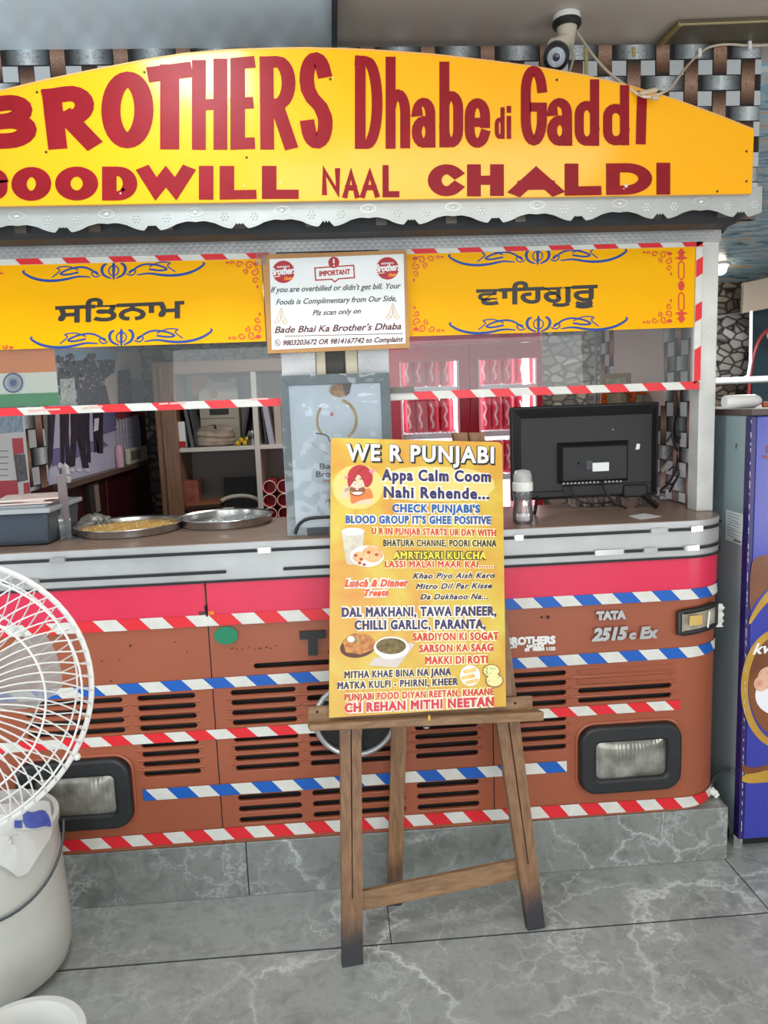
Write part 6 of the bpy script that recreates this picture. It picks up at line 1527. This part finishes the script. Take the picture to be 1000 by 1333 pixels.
# things lying on top of the freezer
zt2 = fzt+.019
q = FRP.at(950, 531); y_ = fy0+.10
ax_ = P(925.5, 532, y_); bx_ = P(973, 534, y_); zz = zt2+.021
b = MB(); b.lathe([(0, 0), (.019, .001), (.021, .006), (.021, .095), (.014, .110), (.008, .116), (0, .116)], (fx0-.035, y_, zz), 20, (1, 0, 0))
o = b.build('bag_roll', mat('milky_plastic', '#d5d5d2', .4), smooth=50); top('bag_roll', 'white plastic roll lying on top of the blue freezer', 'roll', o)
b = MB(); b.box(fx0+.085, fx0+.5, y_-.008, y_+.004, zt2+.001, zt2+.018); top('orange_bar', 'orange flat bar lying on the freezer beside the white roll', 'bar', b.build('orange_bar', mat('orange_wood', '#b8623c', .5), smooth=0, bevel=.003))

# cable and white scrap between the cab and the freezer
b = MB(); b.tube(chaikin([tuple(SP.at(958, 1003, .01)), tuple(SP.at(950, 1001, .012)), tuple(SP.at(940, 1010, .03)), tuple(SP.at(937, 1024, .03)), tuple(P(940, 1045, .03)), tuple(F(958, 1095)+V((-.006, .0, .006)))], 2), .006, 8)
top('freezer_cable', 'grey cable bent out of the freezer side beside the plinth', 'cable', b.build('freezer_cable', mat('grey_cable', '#4f5557', .5)))
rg = random.Random(2); c = P(930, 1029, .05)
b = MB(); b.ball((c.x, .06, .194), .012, .010, .014, 8); b.ball((c.x+.010, .055, .187), .009, .010, .009, 8)
for i, v in enumerate(b.v): b.v[i] = v+V((rg.uniform(-.003, .003),)*3)
top('tissue_scrap', 'scrap of white tissue on the plinth at the right foot of the cab', 'scrap', b.build('tissue_scrap', M_white, smooth=0))

# ------------------------------------------------------------------ passage behind the freezer
BW = YP(YB)
pb = thing('pebble_panel', 'tall framed panel of printed white pebbles on the back wall above the freezer', 'wall panel', BW.at(950, 505))
b = MB(); b.prism([BW.at(*p, .0) for p in [(918, 414), (978, 407), (975, 493), (916, 497)]], (0, -.015, 0)); b.build('panel_print', Mpeb, pb, smooth=0)
bw2 = lambda p: BW.at(*p, .02)
b = MB(); b.tube([bw2(p) for p in [(918, 414), (978, 406), (975, 493), (916, 498)]], .008, 6, closed=True); b.build('panel_frame', mat('pale_frame', '#b4bcbf', .4), pb)
zp_ = P(965, 495, 1.5).z
b = MB(); b.tube([P(900, 497.5, 1.5), P(965, 495, 1.5), P(1060, 491, 1.5)], .017, 12); b.tube([P(962, 495.5, 1.5), P(974, 489, 1.5), P(977, 470, 1.5), P(978, 405, 1.5)], .008, 8)
top('water_pipe', 'white water pipe crossing above the freezer', 'pipe', b.build('water_pipe', mat('pipe_white', '#c3c9cc', .35), smooth=50))
b = MB(); b.prism([P(969, 368, 2.0), P(1050, 350, 2.0), P(1050, 392, 2.0), P(967, 408, 2.0)], (0, .03, 0)); top('cream_duct_box', 'cream box duct under the printed ceiling at the right picture edge', 'duct', b.build('cream_duct_box', mat('duct_cream', '#bfb09c', .5), smooth=0, bevel=.005))
b = MB(); b.prism([P(981, 404, 2.15), P(1060, 392, 2.15), P(1060, 540, 2.15), P(979, 540, 2.15)], (0, .03, 0)); top('teal_cabinet', 'dark teal cabinet behind the pipe at the right picture edge', 'cabinet', b.build('teal_cabinet', mat('teal_dark', '#2b4450', .4, var=(4, .3, '#223640')), smooth=0))
b = MB(); b.tube(chaikin([tuple(P(x, y, 1.95)) for x, y in ((974, 530), (976, 490), (982, 455), (994, 432), (1012, 424))], 2), .010, 8); top('red_hose', 'red hose curving in front of the dark teal cabinet', 'hose', b.build('red_hose', mat('hose_red', '#9c2a2e', .4)))
b = MB(); c = P(1006, 436, 1.98); b.lathe([(0, 0), (.035, 0), (.035, .02), (0, .02)], c, 14, (0, -1, 0)); top('white_valve', 'pale round valve on the dark teal cabinet', 'valve', b.build('white_valve', M_white))
# bulb on the soffit
t_ = (CAM, ray(938, 345))
n_ = (B_-A).cross(D_-A).normalized(); tt = (A-CAM).dot(n_)/t_[1].dot(n_); c = CAM+t_[1]*tt
lb = thing('ceiling_bulb', 'small glowing round lamp on the printed wave ceiling beside the end post', 'lamp', c)
n_ = n_ if n_.z < 0 else -n_
MB().lathe([(0, -.002), (.045, -.002), (.045, .010), (0, .010)], c, 20, n_).build('lamp_base', M_white, lb)
MB().ball(c+n_*.022, .034).build('bulb', emat('bulb_glow', '#fff3df', 14), lb)

# room behind the right pane: upright pipe, pale panel, pictures with garland
xq1 = P(787, 500, 1.12).x
b = MB(); b.tube([(xq1-.035, 1.13, .6), (xq1-.035, 1.13, 1.965)], .006, 8); top('upright_pipe', 'thin grey upright pipe behind the right pane, left of the thicker one', 'pipe', b.build('upright_pipe', mat('pipe_grey', '#8c9295', .35, .5)))
b = MB(); b.tube([(xq1, 1.12, .6), (xq1, 1.12, 1.965)], .011, 10); top('upright_pipe', 'thick grey upright pipe behind the right pane, left of the garlanded pictures', 'pipe', b.build('upright_pipe', mat('pipe_grey', '#8c9295', .35, .5)))
YG = .62
GP = YP(YG)
als = MB(); za2 = GP.at(830, 596).z; xg0 = GP.at(776, 560).x; als.box(xg0, 1.149, YG-.01, YG+.12, za2-.018, za2); als.box(1.10, 1.149, YG+.02, YG+.04, za2-.09, za2-.018)
top('altar_shelf', 'small wall shelf behind the monitor carrying two framed pictures', 'shelf', als.build('altar_shelf', mat('shelf_brown', '#5c463a', .5), smooth=0))
def picture(px0, px1, py0, label, hx, hx2):
    z1 = GP.at(px0, py0).z; x0_ = GP.at(px0, 540).x; x1_ = GP.at(px1, 540).x
    t = thing('devotional_picture', label, 'picture', ((x0_+x1_)/2, YG+.03, za2), 'pictures on the altar shelf')
    b = MB(); vs, fs = holed([(x0_, za2+.001), (x1_, za2+.001), (x1_, z1), (x0_, z1)], [[(x0_+.014, za2+.016), (x1_-.014, za2+.016), (x1_-.014, z1-.014), (x0_+.014, z1-.014)]], .014, .002)
    b.add([V((v.x, YG+.03-v.z, v.y)) for v in vs], fs); b.build('picture_frame', mat('picture_frame_'+hx[1:], hx, .4), t, smooth=0)
    MB().box(x0_+.012, x1_-.012, YG+.028, YG+.034, za2+.014, z1-.012).build('print', mat('print_'+hx2[1:], hx2, .5, var=(28, .14, '#7c9a6a')), t, smooth=0)
picture(786, 824, 487, 'left framed devotional picture behind the monitor, taller of the two', '#9c7a5a', '#d9b8a2')
picture(827, 860, 510, 'right framed devotional picture behind the monitor, shorter with pale frame', '#c3b8a4', '#d3d6c4')
M_mg = mat('marigold_orange', '#d9691c', .7, var=(90, .2, '#b94a12'))
def garland(label, pts, n):
    b = MB(); P_ = [V(p) for p in pts]; L = [0]
    for i in range(1, len(P_)): L.append(L[-1]+(P_[i]-P_[i-1]).length)
    for k in range(n):
        d = L[-1]*k/(n-1); i = max(j for j in range(len(L)) if L[j] <= d+1e-9); i = min(i, len(P_)-2); f = (d-L[i])/(L[i+1]-L[i])
        c = P_[i]+(P_[i+1]-P_[i])*f; s = len(b.v); b.ball(c, .0125, .0125, .0105, 8)
        for q_ in range(s, len(b.v)): b.v[q_] = c+(b.v[q_]-c)*(1+.18*math.sin(q_*2.7))
    top('marigold_garland', label, 'garland', b.build('marigold_garland', M_mg, smooth=0), 'marigold garlands')
g = lambda x, y: GP.at(x, y, .012)
garland('orange marigold garland looped over the left devotional picture', [g(785, 600), g(785, 512), g(806, 506), g(823, 512), g(823, 556)], 30)
garland('orange marigold garland along the right edge of the right devotional picture', [g(826, 511), g(845, 509), g(861, 513), g(863, 570), g(861, 610)], 22)
gs = bpy.data.objects
# dark cupboard and pale panel behind
RW = Plane((1.1485, 0, 0), (-1, 0, 0))
b = MB(); b.prism([RW.at(*p) for p in [(800, 425), (864, 418), (866, 528), (802, 531)]], (-.003, 0, 0))
top('pale_poster', 'pale cream poster on the right partition behind the right pane', 'poster', b.build('pale_poster', mat('pale_board', '#c4bcb0', .5, var=(9, .25, '#cdb3aa')), smooth=0))
ords = ['first', 'second', 'third', 'fourth', 'fifth', 'sixth', 'seventh']
for i in range(7):
    b = MB(); xx = P(742+i*14, 650, .42).x; b.box(xx-.012, xx+.012, .36, .40, ZW+.001, ZW+.03+.008*(i % 3))
    top('small_packet', ords[i]+' from the left in the row of small packets on the worktop behind the monitor', 'packet', b.build('small_packet', mat('packet_mix', '#a8a29c', .5, var=(60, .12, '#5f4a48')), smooth=0), 'small packets behind the monitor')

# ------------------------------------------------------------------ pedestal fan
dep = 1.06
r_ = ray(-77, 914); fc = CAM+r_*(dep/r_.dot(_fw)); R0 = 184/FPX*dep
axf = (-_fw*math.cos(.47)+_rt*math.sin(.47)); axf.z += .02; axf.normalize()
e1 = V((0, 0, 1)).cross(axf).normalized(); e2 = axf.cross(e1)
def fpnt(r, h, t): return fc+axf*h+(e1*math.cos(t)+e2*math.sin(t))*r
fan = thing('pedestal_fan', 'white pedestal fan with a wire cage at the left picture edge', 'fan', (fc.x, fc.y, 0))
M_fw = mat('fan_white_wire', '#dcdcd8', .35)
def dome(h0, sgn, name, n, spiral, depth):
    b = MB(); ring_r = [.018, .075/.2237*R0, .150/.2237*R0*.99, R0*.93]
    f = lambda r: h0+sgn*depth*math.sqrt(max(0, 1-(r/R0)**2.6))
    for r in ring_r[1:3]+[R0*.915]: b.tube([fpnt(r, f(r), 2*math.pi*i/64) for i in range(64)], .0017, 5, closed=True)
    for k in range(n):
        t0 = 2*math.pi*k/n; pts = []
        for i in range(15):
            u_ = i/14; r = .03+(R0-.03)*u_; pts.append(fpnt(r, f(r) if r < R0*.999 else h0, t0+spiral*u_**1.5))
        b.tube(pts, .00115, 4, cap=False)
    o = b.build(name, M_fw, fan, smooth=60)
    MB().lathe([(0, f(0)+sgn*.004), (.042, f(0)+sgn*.003), (.046, f(0)-sgn*.004), (0, f(0)-sgn*.006)], fc, 28, axf).build('hub_disc', mat('fan_white', '#dededa', .35), o)
    return o
dome(.006, 1, 'front_grille', 62, -.42, .070)
dome(-.006, -1, 'rear_grille', 62, .30, .085)
MB().tube([fpnt(R0, 0, 2*math.pi*i/72) for i in range(72)], .0042, 8, closed=True).build('cage_rim', M_fw, fan)
MB().ball(fpnt(R0+.006, 0, -.62), .006, n=8).build('rim_clip', M_fw, fan)
M_bl2 = glassmat('fan_blade_smoke', '#e3e4e4', .30, .2, .6, '#d9dad8')
for k in range(3):
    rows = []
    for i in range(9):
        r = .035+(R0*.80-.035)*i/8; row = []
        for j in range(7):
            w = (.5+.35*math.sin(math.pi*i/8)); t = 2*math.pi*k/3+(j/6-.5)*1.15*w+.2*i/8; row.append(fpnt(r, -.015+.022*(j/6-.5)*(1-.4*i/8)*2, t))
        rows.append(row)
    MB().sheet(rows).build('blade', M_bl2, fan, solid=.002)
MB().lathe([(0, .016), (.03, .012), (.036, -.02), (0, -.03)], fc, 20, axf).build('blade_hub', mat('fan_hub', '#cfd0cf', .4), fan)
MB().lathe([(0, -.10), (.055, -.10), (.062, -.115), (.060, -.18), (.045, -.21), (0, -.215)], fc, 24, axf).build('motor_housing', mat('fan_white', '#dededa', .35), fan)
mc = fc-axf*.15
MB().tube([mc+V((0, 0, -.05)), (mc.x, mc.y, .75), (mc.x, mc.y, .03)], [.016, .014, .014], 12).build('pole', M_fw, fan)
MB().lathe([(0, .0), (.17, .0), (.17, .012), (.06, .03), (.022, .06), (0, .06)], (mc.x, mc.y, 0), 36).build('base', mat('fan_white', '#dededa', .35), fan)

# ------------------------------------------------------------------ white bucket, flour sack, tub
rb_ = .182; bc_ = V((P(85, 1190, -.235).x-rb_+.002, -.235, 0))
M_bk = mat('bucket_white', '#bebfb6', .35, var=(3, .3, '#c9cac2'))
bk = thing('white_bucket', 'large white plastic bucket with wire handle at the lower left', 'bucket', bc_)
hb_ = .42
prof = [(0, .0), (rb_-.062, .0), (rb_-.032, .007), (rb_-.013, .026), (rb_-.003, .06), (rb_, .12), (rb_-.003, .2), (rb_-.008, hb_-.04), (rb_-.009, hb_-.02), (rb_-.003, hb_-.018), (rb_-.003, hb_), (rb_-.015, hb_), (rb_-.020, .1), (rb_-.06, .02), (0, .02)]
b = MB(); b.lathe(prof, bc_, 64); b.build('bucket_body', M_bk, bk, smooth=50)
b = MB(); pts = []
for i in range(25):
    u_ = i/24; t = math.radians(-150+165*u_); dz = math.sin(math.pi*u_)
    rr2 = rb_+.006+.004*dz; pts.append((bc_.x+rr2*math.cos(t), bc_.y+rr2*math.sin(t), hb_-.03-.128*dz**.8))
b.tube(pts, .0036, 7); b.build('wire_handle', mat('handle_grey', '#3d4246', .4, .3), bk)
sk = thing('woven_sack', 'white woven sack with a blue printed mark stuffed into the white bucket', 'sack', bc_+V((0, 0, hb_-.10)))
rg = random.Random(12); rows = []
M_sk = mat('sack_white', '#d6d6d2', .55, bump=(130, .25))
for i in range(8):
    r = (rb_-.03)*(1-(i/7)**1.6); row = []
    for j in range(40):
        t = 2*math.pi*j/40; h = hb_-.07+.115*(i/7)**.6+.012*math.sin(5*t+i)+rg.uniform(-.003, .003); row.append((bc_.x+r*math.cos(t), bc_.y+r*math.sin(t), h))
    rows.append(row)
MB().sheet(rows, closed=True).build('sack_body', M_sk, sk, smooth=40)
def onb(px, py, push=.004):
    """point on the outside of the bucket wall seen at a measured point"""
    r = ray(px, py); o = CAM-bc_; R = rb_+push; A_ = r.x**2+r.y**2; Bq = 2*(o.x*r.x+o.y*r.y); Cq = o.x**2+o.y**2-R*R
    D = max(Bq*Bq-4*A_*Cq, 0); return CAM+r*((-Bq-math.sqrt(D))/(2*A_))
fl = [(-40, 1066), (10, 1058), (66, 1070), (69, 1086), (52, 1112), (30, 1146), (5, 1128), (-30, 1112)]
b = MB(); rows = []
cen = (15, 1090)
for k in range(6):
    rows.append([onb(cen[0]+(x-cen[0])*k/5, cen[1]+(y-cen[1])*k/5, .008+.003*math.sin(k+x*.2)) for x, y in chaikin(fl, 1, True)])
b.sheet(rows, closed=True); b.build('sack_flap', M_sk, sk, solid=.002, smooth=40)
b = MB(); rows = []
for x0_, x1_, y in ((30, 64, 1044), (27, 66, 1052), (24, 67, 1062), (20, 68, 1074), (22, 68.5, 1079)): rows.append([onb(x0_+(x1_-x0_)*i/6, y+2*math.sin(i), .013) for i in range(7)])
b.sheet(rows); b.build('label_panel', M_sk, sk, solid=.001)
b = MB(); rows = []
for x0_, x1_, y in ((36, 59, 1056), (30, 63, 1061), (30, 66, 1069), (34, 67, 1077)): rows.append([onb(x0_+(x1_-x0_)*i/6, y+1.5*math.sin(i), .0155) for i in range(7)])
b.sheet(rows); b.sheet([[onb(x, y, .0155) for x in (19, 24, 29)] for y in (1068, 1072, 1078)]); b.build('blue_mark', mat('sack_blue', '#3f51a8', .45, var=(40, .2, '#5a68b4')), sk, solid=.0006)
ct = F(20, 1366, .16); rt_ = .130; ct = V((ct.x, ct.y+.005, 0))
tb = thing('white_tub', 'white plastic tub standing before the bucket in the bottom left corner', 'tub', ct)
b = MB(); b.lathe([(0, 0), (rt_-.05, 0), (rt_-.04, .006), (rt_-.006, .15), (rt_+.006, .152), (rt_+.006, .162), (rt_-.010, .163), (rt_-.048, .012), (0, .010)], ct, 56); b.build('tub_body', mat('tub_white', '#cfcfc9', .35), tb, smooth=50)

# ------------------------------------------------------------------ camera on the ceiling, its cable, ceiling hatch
YCM = .20
cq = P(738, 36, YCM)
cc = thing('security_camera', 'white and black security camera on the ceiling above the right half of the sign', 'camera', V((cq.x, YCM, ZC)))
zc0 = ZC+.011
bz = P(738, 30, YCM).z
b = MB(); b.lathe([(0, zc0-.0), (.038, zc0), (.040, zc0-.012), (.036, zc0-.022), (0, zc0-.024)], (cq.x, YCM, 0), 28); b.build('ceiling_mount', mat('camera_white', '#d9d9d6', .35), cc)
b = MB(); b.lathe([(.037, zc0-.014), (.041, zc0-.018), (.041, zc0-.028), (.036, zc0-.034), (0, zc0-.036)], (cq.x, YCM, 0), 28); b.build('black_ring', M_black, cc)
hd = P(724.5, 73, YCM-.10)
b = MB(); b.tube([(cq.x, YCM, zc0-.03), (cq.x-.004, YCM-.01, zc0-.075), V((hd.x+.01, hd.y+.06, hd.z+.05))], [.030, .024, .022], 16); b.build('ball_stalk', mat('camera_cream', '#c9c2ae', .4), cc)
ad = (CAM-hd).normalized()*.8+V((-.1, -.3, -.25)); ad.normalize()
b = MB(); b.lathe([(0, .030), (.026, .030), (.0355, .022), (.036, -.02), (.030, -.05), (0, -.055)], hd, 28, ad); b.build('camera_head', mat('camera_black', '#222329', .35), cc, smooth=40)
b = MB(); b.lathe([(.010, .0312), (.024, .0312), (.024, .0325), (.010, .0325)], hd, 28, ad); b.build('lens_ring', mat('lens_ring_silver', '#b4bcc2', .3, .5, var=(60, .2, '#8a939a')), cc)
b = MB(); b.lathe([(0, .0335), (.006, .0335), (.0095, .0318), (0, .031)], hd, 18, ad); b.build('lens', mat('lens_blue', '#39414f', .1), cc)
b = MB(); b.tube([P(744, 60, .16), P(747, 75, .14), P(742, 92, .1)], .0035, 6); b.build('side_bracket', M_cream, cc)
pts = [P(752, 42, .18), P(770, 70, .10), P(793, 96, .02), P(817, 113, -.06), P(834, 125, -.095), P(846, 127, -.10), P(860, 122, -.095), P(874, 115, .0), P(886, 97, .15), P(897, 83, .30), P(910, 70, .335), P(924, 60, .345), P(950, 57, .345), P(975, 60, .345), P(1010, 58, .345)]
b = MB(); b.tube(chaikin([tuple(p) for p in pts], 2), .0036, 7)
cb = b.build('camera_cable', mat('cable_cream', '#c9bba6', .5)); top('camera_cable', 'cream cable drooping from the security camera over the sign edge', 'cable', cb)
b = MB(); b.tube([P(833, 122, -.10), P(855, 117, -.10)], .006, 8); b.tube([P(849, 128, -.105), P(857, 127, -.105)], .0055, 8); b.build('cable_tape', mat('cable_wrap', '#b9a88c', .6), cb)
b = MB(); 
for p in (pts[10], pts[13]): b.beam(p+V((0, -.002, -.012)), p+V((0, -.002, .012)), .012, .010, (1, 0, 0))
b.build('cable_clip', M_white, cb)
zc1 = ZC+.011
def CE(px, py): return F(px, py, zc1)
hq = [CE(858, 53), CE(886, 25), CE(1070, 18), CE(1070, 49)]
ht = thing('ceiling_hatch', 'dark ceiling hatch with beaded gold edge at the upper right corner', 'hatch', (hq[0]+hq[2])/2+V((0, 0, -.02)))
b = MB(); b.prism([p+V((0, 0, -.012)) for p in hq], (0, 0, .010)); b.build('hatch_panel', mat('olive_dark', '#4d4738', .4, var=(6, .3, '#605640')), ht, smooth=0)
b = MB()
for i in range(70):
    p = hq[1]+(hq[2]-hq[1])*i/69; b.ball(p+V((0, 0, -.015)), .004, n=6)
b.tube([hq[1]+V((0, 0, -.014)), hq[2]+V((0, 0, -.014))], .0025, 5); b.build('beaded_edge', mat('bead_gold', '#a89c74', .4), ht)
b = MB(); b.tube([hq[0]+V((0, 0, -.013)), hq[1]+V((0, 0, -.013))], .008, 6); b.build('gold_edge', mat('edge_gold', '#8d7d45', .45), ht)
for px, yy, lab in ((763, 96, 'left yellowed tape strip on the woven wallpaper beside the security camera'), (825, 74, 'right yellowed tape strip high on the woven wallpaper, away from the security camera')):
    b = MB(); b.beam(P(px, 61, .356), P(px+1, yy, .356), .010, .002, (0, 1, 0))
    top('masking_tape', lab, 'tape', b.build('masking_tape', mat('old_tape', '#a89a52', .6), smooth=0), 'tape strips on the woven wallpaper')
